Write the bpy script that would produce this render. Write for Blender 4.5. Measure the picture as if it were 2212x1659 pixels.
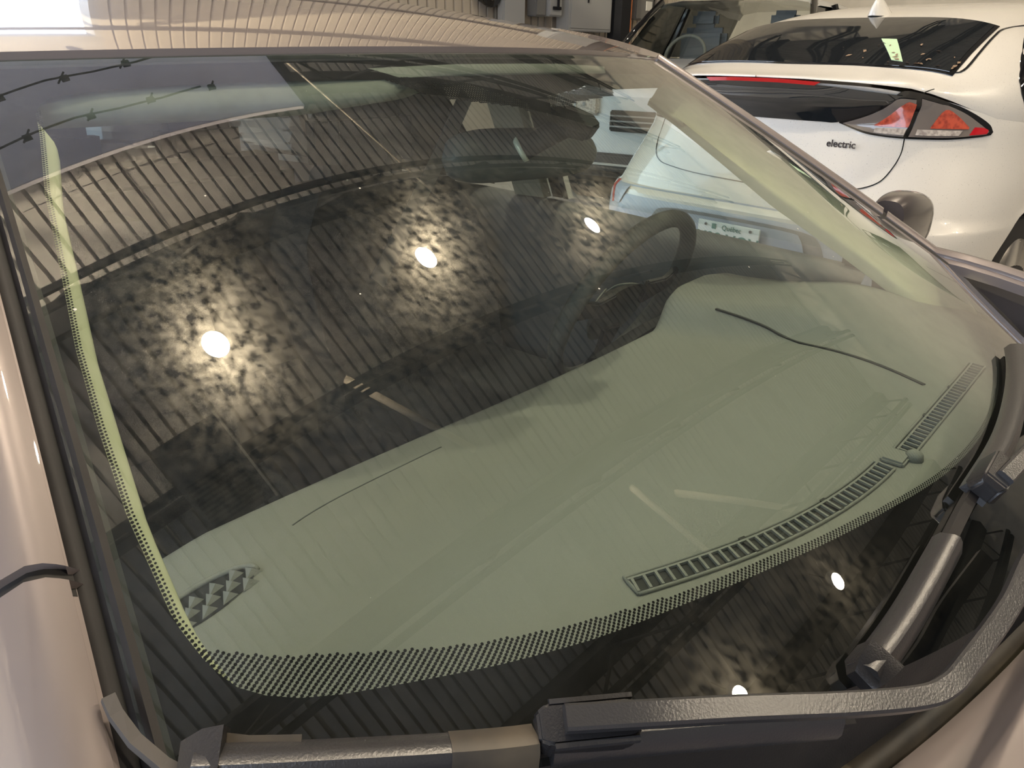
import bpy, bmesh, math, random
import numpy as np
from mathutils import Vector, Matrix
PI = math.pi
R_ = math.radians
random.seed(5)
sc = bpy.context.scene
for o in list(bpy.data.objects): bpy.data.objects.remove(o)
col = sc.collection

# ------------------------------------------------------------------ camera
ZOFF = -0.211                      # the sedan's own frame sits this far below its drawing frame
yaw, pitch, roll = R_(49.484), R_(23.394), R_(0.902)
fw = Vector((math.sin(yaw)*math.cos(pitch), math.cos(yaw)*math.cos(pitch), -math.sin(pitch)))
rt = Vector((math.cos(yaw), -math.sin(yaw), 0)); up = rt.cross(fw)
rt2 = rt*math.cos(roll)+up*math.sin(roll); up2 = -rt*math.sin(roll)+up*math.cos(roll)
camd = bpy.data.cameras.new('camera'); cam = bpy.data.objects.new('camera', camd); col.objects.link(cam)
cam.matrix_world = Matrix(((rt2.x, up2.x, -fw.x, -.766), (rt2.y, up2.y, -fw.y, .0805), (rt2.z, up2.z, -fw.z, 1.245), (0, 0, 0, 1)))
camd.sensor_fit = 'HORIZONTAL'; camd.sensor_width = 36; camd.lens = 36*1668.5/2212
camd.clip_start = .02
sc.camera = cam
# ------------------------------------------------------------------ world, daylight, exposure
w = bpy.data.worlds.new('world'); sc.world = w; w.use_nodes = True
bg = w.node_tree.nodes['Background']; bg.inputs[0].default_value = (.74, .84, 1, 1); bg.inputs[1].default_value = 5.4
def portal(name, loc, rot, sx, sy):
    l = bpy.data.lights.new(name, 'AREA'); l.shape = 'RECTANGLE'; l.size = sx; l.size_y = sy
    l.cycles.is_portal = True
    o = bpy.data.objects.new(name, l); col.objects.link(o); o.location = loc; o.rotation_euler = rot
portal('daylight_portal', (-.95, 7.75, 2.5), (R_(90), 0, R_(180)), 6.8, 5.0)
portal('daylight_portal', (-7.15, -1.5, 2.4), (R_(90), 0, R_(-90)), 6.6, 4.8)
sc.view_settings.view_transform = 'Standard'; sc.view_settings.look = 'None'
sc.view_settings.gamma = 1; sc.view_settings.use_curve_mapping = False
sc.view_settings.exposure = 0.0
sc.cycles.caustics_reflective = False; sc.cycles.caustics_refractive = False
sc.cycles.transparent_max_bounces = 24
sc.cycles.sample_clamp_indirect = 8

# ------------------------------------------------------------------ helpers
def link(name, me, parent=None, loc=None, rot=None):
    o = bpy.data.objects.new(name, me); col.objects.link(o)
    if parent: o.parent = parent
    if loc is not None: o.location = loc
    if rot is not None: o.rotation_euler = rot
    return o
def tag(o, label=None, cat=None, group=None, kind=None):
    if label: o['label'] = label
    if cat: o['category'] = cat
    if group: o['group'] = group
    if kind: o['kind'] = kind
    return o
def empty(name, loc=(0, 0, 0), rz=0, **k):
    o = link(name, None, None, loc, (0, 0, rz)); return tag(o, **k)
def mesh(name, verts, faces, mat, smooth=True):
    me = bpy.data.meshes.new(name); me.from_pydata([tuple(map(float, v)) for v in verts], [], faces)
    if mat: me.materials.append(mat)
    if smooth: me.polygons.foreach_set('use_smooth', [True]*len(me.polygons))
    me.update(); return me
class MB:
    def __init__(s): s.v = []; s.f = []
    def add(s, vs, fs):
        b = len(s.v); s.v += [tuple(map(float, v)) for v in vs]; s.f += [tuple(i+b for i in f) for f in fs]; return s
    def box(s, c, d, rot=None, taper=1.0):
        vs = []
        for k in (-1, 1):
            for j in (-1, 1):
                for i in (-1, 1):
                    t = taper if k > 0 else 1
                    p = Vector((i*d[0]/2*t, j*d[1]/2*t, k*d[2]/2))
                    if rot is not None: p = rot @ p
                    vs.append(p+Vector(c))
        return s.add(vs, [(0, 2, 3, 1), (4, 5, 7, 6), (0, 1, 5, 4), (1, 3, 7, 5), (3, 2, 6, 7), (2, 0, 4, 6)])
    def tube(s, pts, r, n=8, cap=True, flat=None):
        pts = [Vector(p) for p in pts]; vs = []; prev = None
        for i, p in enumerate(pts):
            d = (pts[min(i+1, len(pts)-1)]-pts[max(i-1, 0)]).normalized()
            if prev is None:
                a = Vector((0, 0, 1)) if abs(d.z) < .9 else Vector((1, 0, 0)); x = d.cross(a).normalized()
            else: x = (prev-d*prev.dot(d)).normalized()
            prev = x; y = d.cross(x); rr = r[i] if isinstance(r, (list, tuple)) else r
            for k in range(n):
                t = 2*PI*k/n; vs.append(p+x*math.cos(t)*rr+y*math.sin(t)*rr*(flat or 1))
        fs = []
        for i in range(len(pts)-1):
            for k in range(n): fs.append((i*n+k, i*n+(k+1) % n, (i+1)*n+(k+1) % n, (i+1)*n+k))
        if cap: fs.append(tuple(range(n))[::-1]); fs.append(tuple(range((len(pts)-1)*n, len(pts)*n)))
        return s.add(vs, fs)
    def sweep(s, pts, ups, prof):
        """closed profile [(a,b)..] (a: sideways, b: along up) swept along pts; prof may be list per point"""
        pts = [Vector(p) for p in pts]; n = None; vs = []
        for i, p in enumerate(pts):
            d = (pts[min(i+1, len(pts)-1)]-pts[max(i-1, 0)]).normalized()
            u = Vector(ups[i] if isinstance(ups, list) else ups); sd = d.cross(u).normalized(); u = sd.cross(d)
            pr = prof[i] if isinstance(prof[0][0], (tuple, list)) else prof; n = len(pr)
            for a, b in pr: vs.append(p+sd*a+u*b)
        fs = []
        for i in range(len(pts)-1):
            for k in range(n): fs.append((i*n+k, i*n+(k+1) % n, (i+1)*n+(k+1) % n, (i+1)*n+k))
        fs.append(tuple(range(n))[::-1]); fs.append(tuple(range((len(pts)-1)*n, len(pts)*n)))
        return s.add(vs, fs)
    def grid(s, P):      # P: rows x cols array of points
        r, c = len(P), len(P[0]); vs = [p for row in P for p in row]
        return s.add(vs, [(i*c+j, i*c+j+1, (i+1)*c+j+1, (i+1)*c+j) for i in range(r-1) for j in range(c-1)])
    def slab(s, P, off):  # grid P plus offset copy, closed
        r, c = len(P), len(P[0]); N = r*c
        vs = [Vector(p) for row in P for p in row]
        o = [Vector(q) for row in off for q in row]
        fs = []
        for i in range(r-1):
            for j in range(c-1):
                q = (i*c+j, i*c+j+1, (i+1)*c+j+1, (i+1)*c+j); fs.append(q); fs.append(tuple(N+a for a in q[::-1]))
        for j in range(c-1):
            fs.append((j+1, j, N+j, N+j+1)); k = (r-1)*c; fs.append((k+j, k+j+1, N+k+j+1, N+k+j))
        for i in range(r-1):
            fs.append((i*c, (i+1)*c, N+(i+1)*c, N+i*c)); fs.append(((i+1)*c+c-1, i*c+c-1, N+i*c+c-1, N+(i+1)*c+c-1))
        return s.add(vs+o, fs)
    def disc(s, c, r, ax, n=24, h=.01, r2=None):
        c = Vector(c); ax = Vector(ax).normalized(); s.tube([c-ax*h/2, c+ax*h/2], [r, r2 or r], n); return s
    def build(s, name, mat, parent=None, smooth=False, bevel=0, auto=None, seg=2, **k):
        me = mesh(name, s.v, s.f, mat, smooth)
        bm = bmesh.new(); bm.from_mesh(me); bmesh.ops.recalc_face_normals(bm, faces=bm.faces)
        if bevel: bmesh.ops.bevel(bm, geom=list(bm.edges), offset=bevel, segments=seg, affect='EDGES', clamp_overlap=True)
        if auto is not None:
            for e in bm.edges:
                if len(e.link_faces) == 2 and e.calc_face_angle(0) > R_(auto): e.smooth = False
            for f in bm.faces: f.smooth = True
        bm.to_mesh(me); bm.free()
        return tag(link(name, me, parent), **k)
def sm(x, a, b):
    t = min(1, max(0, (x-a)/(b-a))); return t*t*(3-2*t)
def lerp(x, xs, ys): return float(np.interp(x, xs, ys))
def crv(P, n):   # Catmull-Rom through P, n per segment
    P = [Vector(p) for p in P]; Q = [P[0]*2-P[1]]+P+[P[-1]*2-P[-2]]; out = []
    for i in range(1, len(Q)-2):
        for k in range(n):
            t = k/n; a, b, c, d = Q[i-1], Q[i], Q[i+1], Q[i+2]
            out.append(.5*((2*b)+(c-a)*t+(2*a-5*b+4*c-d)*t*t+(3*b-a-3*c+d)*t**3))
    out.append(P[-1]); return out

# ------------------------------------------------------------------ materials
def newmat(name):
    m = bpy.data.materials.new(name); m.use_nodes = True; nt = m.node_tree
    return m, nt, nt.nodes['Principled BSDF']
def pbr(name, c, rough=.5, metal=0, coat=0, cr=.03, noise=0, nscale=8, bump=0, bscale=60, spec=.5, c2=None, emit=None, es=0):
    m, nt, b = newmat(name); b.inputs['Base Color'].default_value = (*c, 1); b.inputs['Roughness'].default_value = rough
    b.inputs['Metallic'].default_value = metal; b.inputs['Coat Weight'].default_value = coat; b.inputs['Coat Roughness'].default_value = cr
    b.inputs['Specular IOR Level'].default_value = spec
    N = nt.nodes; L = nt.links; tc = N.new('ShaderNodeTexCoord')
    if noise or c2:
        t = N.new('ShaderNodeTexNoise'); t.inputs['Scale'].default_value = nscale; t.inputs['Detail'].default_value = 6
        L.new(tc.outputs['Object'], t.inputs['Vector']); r = N.new('ShaderNodeMix'); r.data_type = 'RGBA'
        q = c2 or tuple(x*(1-noise) for x in c); r.inputs[6].default_value = (*c, 1); r.inputs[7].default_value = (*q, 1)
        mr = N.new('ShaderNodeMapRange'); mr.inputs[1].default_value = .4; mr.inputs[2].default_value = .65
        L.new(t.outputs['Fac'], mr.inputs[0]); L.new(mr.outputs[0], r.inputs[0]); L.new(r.outputs[2], b.inputs['Base Color'])
    if bump:
        t = N.new('ShaderNodeTexNoise'); t.inputs['Scale'].default_value = bscale; L.new(tc.outputs['Object'], t.inputs['Vector'])
        bp = N.new('ShaderNodeBump'); bp.inputs['Strength'].default_value = bump; bp.inputs['Distance'].default_value = .002
        L.new(t.outputs['Fac'], bp.inputs['Height']); L.new(bp.outputs[0], b.inputs['Normal'])
    if emit: b.inputs['Emission Color'].default_value = (*emit, 1); b.inputs['Emission Strength'].default_value = es
    return m
def glassmat(name, tint, boost=1.0, dust=0.0, rough=0.0, ior=1.5, haze=0.0):
    m = bpy.data.materials.new(name); m.use_nodes = True; nt = m.node_tree; N = nt.nodes; L = nt.links
    N.clear(); out = N.new('ShaderNodeOutputMaterial')
    tr = N.new('ShaderNodeBsdfTransparent'); tr.inputs[0].default_value = (*tint, 1)
    gl = N.new('ShaderNodeBsdfGlossy'); gl.inputs['Roughness'].default_value = rough; gl.inputs[0].default_value = (1, 1, 1, 1)
    fr = N.new('ShaderNodeFresnel')
    # a thin pane reflects alike from either side: undo the node's inverted index on back faces
    gm = N.new('ShaderNodeNewGeometry'); im = N.new('ShaderNodeMix'); im.data_type = 'FLOAT'; im.inputs[2].default_value = ior; im.inputs[3].default_value = 1/ior
    L.new(gm.outputs['Backfacing'], im.inputs[0]); L.new(im.outputs[0], fr.inputs[0])
    # light passing both faces of the sheet: reflectance 2R/(1+R)
    p1 = N.new('ShaderNodeMath'); p1.operation = 'ADD'; p1.inputs[1].default_value = 1.0; L.new(fr.outputs[0], p1.inputs[0])
    p2 = N.new('ShaderNodeMath'); p2.operation = 'DIVIDE'; L.new(fr.outputs[0], p2.inputs[0]); L.new(p1.outputs[0], p2.inputs[1])
    a = N.new('ShaderNodeMath'); a.operation = 'MULTIPLY'; a.inputs[1].default_value = 2*boost; a.use_clamp = True
    L.new(p2.outputs[0], a.inputs[0]); mx = N.new('ShaderNodeMixShader')
    L.new(a.outputs[0], mx.inputs[0]); L.new(tr.outputs[0], mx.inputs[1]); L.new(gl.outputs[0], mx.inputs[2]); last = mx
    if dust:
        tc = N.new('ShaderNodeTexCoord')
        # greasy wiped film: soft gloss, patchy
        n1 = N.new('ShaderNodeTexNoise'); n1.inputs['Scale'].default_value = 9; n1.inputs['Detail'].default_value = 9; n1.inputs['Roughness'].default_value = .68
        L.new(tc.outputs['Object'], n1.inputs['Vector'])
        mr = N.new('ShaderNodeMapRange'); mr.inputs[1].default_value = .33; mr.inputs[2].default_value = .74; mr.inputs[3].default_value = .15; mr.inputs[4].default_value = 1.0
        L.new(n1.outputs['Fac'], mr.inputs[0])
        n1b = N.new('ShaderNodeTexNoise'); n1b.inputs['Scale'].default_value = 170; n1b.inputs['Detail'].default_value = 4
        mpb = N.new('ShaderNodeMapping'); mpb.inputs['Scale'].default_value = (1, .7, .7); mpb.inputs['Rotation'].default_value = (0, 0, R_(25))
        L.new(tc.outputs['Object'], mpb.inputs[0]); L.new(mpb.outputs[0], n1b.inputs['Vector'])
        mrb = N.new('ShaderNodeMapRange'); mrb.inputs[1].default_value = .35; mrb.inputs[2].default_value = .65; mrb.inputs[3].default_value = .1; mrb.inputs[4].default_value = 1.6
        L.new(n1b.outputs['Fac'], mrb.inputs[0]); mmb = N.new('ShaderNodeMath'); mmb.operation = 'MULTIPLY'
        sx = N.new('ShaderNodeSeparateXYZ'); L.new(tc.outputs['Object'], sx.inputs[0])
        my = N.new('ShaderNodeMapRange'); my.inputs[1].default_value = .2; my.inputs[2].default_value = .42; my.inputs[3].default_value = .25; my.inputs[4].default_value = 1.0
        L.new(sx.outputs[1], my.inputs[0]); mm0 = N.new('ShaderNodeMath'); mm0.operation = 'MULTIPLY'; L.new(mr.outputs[0], mm0.inputs[0]); L.new(my.outputs[0], mm0.inputs[1])
        L.new(mm0.outputs[0], mmb.inputs[0]); L.new(mrb.outputs[0], mmb.inputs[1])
        m1 = N.new('ShaderNodeMath'); m1.operation = 'MULTIPLY'; m1.inputs[1].default_value = dust; L.new(mmb.outputs[0], m1.inputs[0])
        g2 = N.new('ShaderNodeBsdfGlossy'); g2.inputs['Roughness'].default_value = .2; g2.inputs[0].default_value = (1, .95, .8, 1)
        s1 = N.new('ShaderNodeMixShader'); L.new(m1.outputs[0], s1.inputs[0]); L.new(last.outputs[0], s1.inputs[1]); L.new(g2.outputs[0], s1.inputs[2]); last = s1
        # specks of grit
        vo = N.new('ShaderNodeTexVoronoi'); vo.inputs['Scale'].default_value = 46; L.new(tc.outputs['Object'], vo.inputs['Vector'])
        rad = N.new('ShaderNodeMapRange'); rad.inputs[1].default_value = .0; rad.inputs[2].default_value = 1.0; rad.inputs[3].default_value = -.09; rad.inputs[4].default_value = .062
        L.new(vo.outputs['Color'], rad.inputs[0])
        lt = N.new('ShaderNodeMath'); lt.operation = 'LESS_THAN'; L.new(vo.outputs['Distance'], lt.inputs[0]); L.new(rad.outputs[0], lt.inputs[1])
        df = N.new('ShaderNodeBsdfDiffuse'); df.inputs[0].default_value = (.75, .72, .62, 1)
        s2 = N.new('ShaderNodeMixShader'); L.new(lt.outputs[0], s2.inputs[0]); L.new(last.outputs[0], s2.inputs[1]); L.new(df.outputs[0], s2.inputs[2]); last = s2
        # thin even dust haze
        hz = N.new('ShaderNodeMath'); hz.operation = 'MULTIPLY'; hz.inputs[1].default_value = haze; L.new(mm0.outputs[0], hz.inputs[0])
        df2 = N.new('ShaderNodeBsdfDiffuse'); df2.inputs[0].default_value = (.50, .56, .56, 1)
        s3 = N.new('ShaderNodeMixShader'); L.new(hz.outputs[0], s3.inputs[0]); L.new(last.outputs[0], s3.inputs[1]); L.new(df2.outputs[0], s3.inputs[2]); last = s3
    L.new(last.outputs[0], out.inputs[0]); return m
def paint(name, c, metal=.0, rough=.35, coat=1, dirt=0):
    m = pbr(name, c, rough=rough, metal=metal, coat=coat, cr=.02)
    nt = m.node_tree; N = nt.nodes; L = nt.links; b = N['Principled BSDF']; tc = N.new('ShaderNodeTexCoord')
    if dirt:
        t = N.new('ShaderNodeTexNoise'); t.inputs['Scale'].default_value = 260; t.inputs['Detail'].default_value = 3
        L.new(tc.outputs['Object'], t.inputs['Vector']); mr = N.new('ShaderNodeMapRange'); mr.inputs[1].default_value = .66; mr.inputs[2].default_value = .72
        L.new(t.outputs['Fac'], mr.inputs[0]); x = N.new('ShaderNodeMix'); x.data_type = 'RGBA'; x.inputs[6].default_value = (*c, 1)
        x.inputs[7].default_value = (*[q*(1-dirt)+.02 for q in c], 1); L.new(mr.outputs[0], x.inputs[0]); L.new(x.outputs[2], b.inputs['Base Color'])
    return m
M = {}
M['windshield'] = glassmat('windshield_glass', (.78, .86, .79), boost=1.0, dust=.022, haze=.045)
M['glass_inner'] = glassmat('glass_inner_face', (1, 1, 1), boost=0)
M['glass'] = glassmat('clear_glass', (.95, .98, .97), boost=.5)
M['darkglass'] = pbr('dark_privacy_glass', (.012, .014, .016), rough=.03, spec=.9)
M['rearglass'] = glassmat('smoked_glass', (.20, .215, .22), boost=.5)
M['frit'] = pbr('black_frit', (.012, .010, .0105), rough=.9, spec=.05)
M['paint'] = paint('brown_grey_metallic_paint', (.27, .228, .218), metal=.25, rough=.38)
M['white'] = paint('pearl_white_paint', (.76, .73, .67), rough=.3, dirt=.5)
M['silver'] = paint('silver_paint', (.62, .64, .66), metal=.3)
M['rubber'] = pbr('rubber', (.018, .016, .016), rough=.62, noise=.4, nscale=30)
M['striprubber'] = pbr('grey_strip_rubber', (.10, .09, .082), rough=.7)
M['mirrorshade'] = paint('shaded_mirror_paint', (.10, .085, .082), metal=.3)  # body paint darkened to carry the dark reflections on the door mirror
M['blackplastic'] = pbr('black_plastic', (.022, .021, .022), rough=.34, bump=.15, bscale=900)
M['armpaint'] = pbr('satin_black_metal', (.035, .034, .036), rough=.3, spec=.8, bump=.1, bscale=700)
M['dirtyplastic'] = pbr('dusty_black_plastic', (.03, .028, .026), rough=.5, c2=(.10, .08, .055), nscale=14)
M['dash'] = pbr('dash_plastic', (.30, .297, .28), rough=.55, bump=.35, bscale=1400, spec=.3)
M['dashdark'] = pbr('dash_lower_plastic', (.016, .017, .018), rough=.6)
M['trim'] = pbr('pillar_trim', (.74, .73, .52), rough=.8)
M['liner'] = pbr('headliner', (.30, .30, .27), rough=.9, noise=.1, nscale=90)
M['linershade'] = pbr('shaded_headliner', (.07, .07, .07), rough=.9)  # headliner colour darkened to put the cabin's shade into it
M['seat'] = pbr('seat_fabric', (.022, .023, .025), rough=.9, bump=.4, bscale=500)
M['interior'] = pbr('dark_interior', (.012, .012, .013), rough=.8)
M['leather'] = pbr('steering_leather', (.11, .11, .095), rough=.42, bump=.6, bscale=1300)
M['chrome'] = pbr('chrome', (.75, .76, .78), rough=.12, metal=1)
M['satin'] = pbr('satin_silver', (.72, .72, .62), rough=.35, metal=.2)
M['belt'] = pbr('seat_belt', (.45, .38, .27), rough=.8)
M['beige'] = pbr('beige_trim', (.50, .43, .32), rough=.75)
M['greytrim'] = pbr('grey_trim', (.09, .095, .10), rough=.5)
M['bumpergrey'] = pbr('bluish_grey_bumper_plastic', (.33, .37, .44), rough=.4, coat=.4)
M['red'] = pbr('red_lens', (.55, .01, .02), rough=.12, coat=1)
M['redlens'] = pbr('red_brake_lens', (.50, .015, .015), rough=.18, coat=1)
M['orange'] = pbr('orange_red_lens', (.62, .10, .05), rough=.2, coat=1, c2=(.35, .05, .03), nscale=60)
M['smoke'] = pbr('smoked_lamp_lens', (.20, .17, .15), rough=.1, coat=1)
M['clearlens'] = pbr('clear_lamp_lens', (.62, .56, .50), rough=.12, coat=1, c2=(.35, .3, .27), nscale=70)
M['blackgloss'] = pbr('black_gloss_trim', (.008, .008, .009), rough=.08, spec=.7)
M['tyre'] = pbr('tyre_rubber', (.02, .018, .018), rough=.7)
M['alloy'] = pbr('alloy_rim', (.6, .57, .53), rough=.25, metal=.9)
M['badge'] = pbr('dark_chrome', (.20, .18, .18), rough=.25, metal=.8)
M['plate'] = pbr('plate_white', (.72, .76, .74), rough=.4, coat=.3)
M['plateblue'] = pbr('plate_print', (.10, .22, .18), rough=.5)
M['deck'] = pbr('steel_roof_deck', (.35, .34, .325), rough=.5, noise=.25, nscale=1.3, metal=.15)
M['steel'] = pbr('painted_truss_steel', (.016, .017, .021), rough=.8, spec=.2)
M['wall'] = pbr('painted_wall', (.46, .43, .38), rough=.7, noise=.12, nscale=3)
M['siding'] = pbr('metal_siding', (.50, .44, .36), rough=.5)
M['floor'] = pbr('concrete_floor', (.48, .46, .43), rough=.45, noise=.35, nscale=2)
M['greydoor'] = pbr('grey_door_panel', (.84, .79, .86), rough=.6)
M['cable'] = pbr('black_cable', (.01, .01, .01), rough=.6)
M['cabinet'] = pbr('grey_cabinet', (.33, .34, .35), rough=.45)
M['cabinetdark'] = pbr('dark_cabinet', (.16, .16, .16), rough=.5)
M['label'] = pbr('white_label', (.75, .75, .72), rough=.6)
M['orangeedge'] = pbr('orange_edge', (.45, .14, .04), rough=.6)
M['lightpipe'] = pbr('pale_conduit', (.60, .53, .42), rough=.45)
M['heater'] = pbr('heater_casing', (.10, .098, .095), rough=.55)
M['lampglow'] = pbr('lamp_diffuser', (1, 1, 1), emit=(1, .90, .72), es=260)
M['lamphouse'] = pbr('lamp_housing', (.25, .25, .25), rough=.4)
M['leaf'] = pbr('dry_leaf', (.24, .16, .10), rough=.8)
M['greensign'] = pbr('green_sign', (.02, .35, .16), rough=.5)
M['paper'] = pbr('green_paper', (.45, .62, .40), rough=.8)

# ================================================================== THE BUILDING (setting)
ZD = 7.4+ZOFF
XL, XR, YF, YB = -7.2, 12.6, -13.0, 7.8
flo = MB().box(((XL+XR)/2, (YF+YB)/2, -.05), (XR-XL+.6, YB-YF+.6, .1)).build('floor', M['floor'], kind='structure')
# --- corrugated roof deck in lapped sheets
ceil = empty('ceiling', (0, 0, ZD), kind='structure')
PITCH = .15
def deck_sheet(w, l):
    m = MB(); n = int(round(w/PITCH)); pr = []
    for i in range(n):
        x = i*PITCH; pr += [(x+.0, 0), (x+.110, 0), (x+.114, .07), (x+.146, .07)]
    pr.append((n*PITCH, 0)); P = [[(x, y, z) for x, z in pr] for y in (0, l)]; Q = [[(x, y, z+.004) for x, z in pr] for y in (0, l)]
    return m.slab(P, Q)
sheet = deck_sheet(.9, 3.3); sh0 = None
rng = random.Random(3)
ys = [YF-.1+3.26*i for i in range(7)]
for ix in range(23):
    for y in ys:
        x = XL-.35+.9*ix
        if sh0 is None: s = sheet.build('deck_sheet', M['deck'], ceil); sh0 = s
        else: s = sh0.copy(); col.objects.link(s)
        s.location = (x, y, rng.uniform(0, .012)+(.006 if ix % 2 else 0))
# solid board over the sheets so that no sky leaks in at the laps
MB().box(((XL+XR)/2, (YF+YB)/2, .12), (XR-XL+1, YB-YF+1, .06)).build('roof_board', M['steel'], ceil)
# --- walls
def wall(name, pts, h, holes=None):
    (x0, y0), (x1, y1) = pts; L = math.hypot(x1-x0, y1-y0); d = Vector(((x1-x0)/L, (y1-y0)/L, 0)); n = Vector((-d.y, d.x, 0))
    m = MB()
    def seg(a, b, z0, z1):
        c = Vector((x0, y0, 0))+d*((a+b)/2)-n*.1; r = Matrix.Rotation(math.atan2(d.y, d.x), 3, 'Z')
        m.box(c+Vector((0, 0, (z0+z1)/2)), (b-a, .2, z1-z0), r)
    if holes:
        a, b, hz = holes; seg(0, a, 0, h); seg(b, L, 0, h); seg(a, b, hz, h)
    else: seg(0, L, 0, h)
    return m.build(name, M['wall'], kind='structure')
HW = ZD+.1
wb = wall('wall_back', ((XL, YB+.0), (XR, YB)), HW, (XL*-1-4.3, XL*-1+2.4, 5.0))
wr = wall('wall_right', ((XR, YB), (XR, YF)), HW)
wf = wall('wall_front', ((XR, YF), (XL, YF)), HW)
wl = wall('wall_left', ((XL, YF), (XL, YB)), HW, (13.0-4.7, 13.0+1.7, 4.8))
# vertical ribbed siding on the back wall, sheet by sheet
sd = None
for i, x in enumerate(np.arange(2.45, XR-.9, .9)):
    if sd is None:
        m = MB(); pr = []
        for k in range(6): pr += [(k*.15, 0), (k*.15+.115, 0), (k*.15+.12, .03), (k*.15+.145, .03)]
        pr.append((.9, 0)); P = [[(a, b, z) for a, b in pr] for z in (1.2, HW-.3)]
        sd = m.slab(P, [[(a, b+.006, z) for a, b in pr] for z in (1.2, HW-.3)]).build('siding_sheet', M['siding'], wb); s = sd
    else: s = sd.copy(); col.objects.link(s)
    s.location = (x, YB-.23, 0)
for z in (2.9, 4.6, 6.0):
    MB().box((6.1, YB-.30, z), (9.6, .06, .10)).build('girt', M['steel'], wb)
# --- trusses
TL = {-11.3: 'farthest toward the front wall', -9.6: 'second from the front wall', -7.9: 'third from the front wall', -6.2: 'just beyond the front lamp row', -4.7: 'just in front of the front lamp row',
      -3.05: 'just behind the front lamp row', -1.35: 'ahead of the sedan bonnet', .46: 'over the dashboard, near side of the lamp row', 2.19: 'over the windscreen, far side of the lamp row',
      3.66: 'over the rear-view mirror, beside the added tube light', 5.2: 'above the middle of the raised door', 6.7: 'nearest the back wall'}
def truss(y, zb):
    t = empty('roof_truss', ((XL+XR)/2, y, zb), label='dark steel roof truss, '+TL[y], cat='truss', group='roof trusses under the deck')
    L = XR-XL; hh = ZD-zb
    MB().box((0, 0, hh-.11), (L, .22, .20)).build('top_chord', M['steel'], t)
    for s in (-1, 1): MB().box((0, s*.06, .02), (L, .05, .07)).build('bottom_chord', M['steel'], t)
    n = int(L/.8); w0 = None
    for i in range(n):
        x0 = -L/2+i*L/n; x1 = x0+L/n; a, b = ((x0, 0, .03), (x1, 0, hh-.12)) if i % 2 == 0 else ((x0, 0, hh-.12), (x1, 0, .03))
        key = i % 2
        if i < 2: tr_w[key] = MB().tube([(0, 0, a[2]), (L/n, 0, b[2])], .02, 6).build('web_bar', M['steel'], t); s = tr_w[key]
        else: s = tr_w[key].copy(); col.objects.link(s); s.parent = t
        s.location = (x0, 0, 0)
    return t
tr_w = {}
for y in (-11.3, -9.6, -7.9, -6.2, -4.7, -3.05, -1.35, .46, 2.19, 3.66, 5.2, 6.7):
    truss(y, 6.55+ZOFF)
# --- raised door panel under the deck with cables
dp = empty('overhead_door', (-1.35, 4.55, 5.2+ZOFF), label='grey overhead door panel raised flat beneath the roof by the doorway', cat='overhead door')
for i in range(4):
    y0 = -2.12+i*.98
    MB().box((0, y0+.485, .03), (6.15, .966, .06)).build('door_section', M['greydoor'], dp, bevel=.004, seg=1)
for s in (-3.12, 3.1): MB().box((s, 0, -.02), (.06, 4.3, .12)).build('track', M['steel'], dp)
for k, y in enumerate((2.64, 2.92)):
    m = MB(); pts = [(-4.7+i*.3, y+.012*math.sin(i*1.7), 5.115+ZOFF-.02*abs(math.sin(i*.9))) for i in range(20)]
    m.tube(pts, .007, 6)
    c = m.build('cable', M['cable'], label=('thin black cable with clamps, nearer the door edge' if k == 0 else 'thin black cable with clamps, farther from the door edge'), cat='cable')
    for x in (-.22, .2, .62, 1.08):
        MB().box((x+.02*k, y, 5.115+ZOFF), (.05, .03, .03)).tube([(x-.04, y-.03, 5.1+ZOFF), (x+.04, y+.04, 5.11+ZOFF)], .006, 6).build('cable_clamp', M['cable'], c)
# --- unit heater, conduits
h = empty('unit_heater', (-.6, .48, 6.0+ZOFF), label='dark box-shaped unit heater hung under the deck, reflected low on the passenger side', cat='heater')
MB().box((0, 0, .2), (.56, .70, .4)).build('casing', M['heater'], h, bevel=.01)
for i in range(10): MB().box((-.02, -.30+i*.035, -.005), (.44, .016, .02)).build('louvre', M['steel'], h)
MB().box((.285, 0, .0), (.02, .72, .03)).build('edge_strip', M['lightpipe'], h)
for s in (-.22, .22): MB().tube([(s, 0, .4), (s, 0, 1.2)], .01, 6).build('hanger', M['steel'], h)
def pipe(a, b, r, label, mat='lightpipe'):
    a = Vector(a); b = Vector(b); tag(MB().tube([a, b], r, 8).build('conduit', M[mat], smooth=True), label, 'conduit')
pipe((2.55, 4.6, 6.9+ZOFF), (3.45, 1.9, 6.9+ZOFF), .014, 'thin pale conduit running slantwise under the deck')
pipe((1.0, .60, 7.0+ZOFF), (1.75, -.55, 7.0+ZOFF), .045, 'thick pale conduit under the deck beyond the unit heater')
pipe((3.9, -2.1, 7.0+ZOFF), (6.3, -3.45, 7.0+ZOFF), .05, 'pale brace pipe under the deck near the front lamps')
pipe((3.3, -1.75, 7.0+ZOFF), (4.05, -3.5, 7.0+ZOFF), .05, 'second pale brace pipe crossing toward the front lamps')
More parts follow.
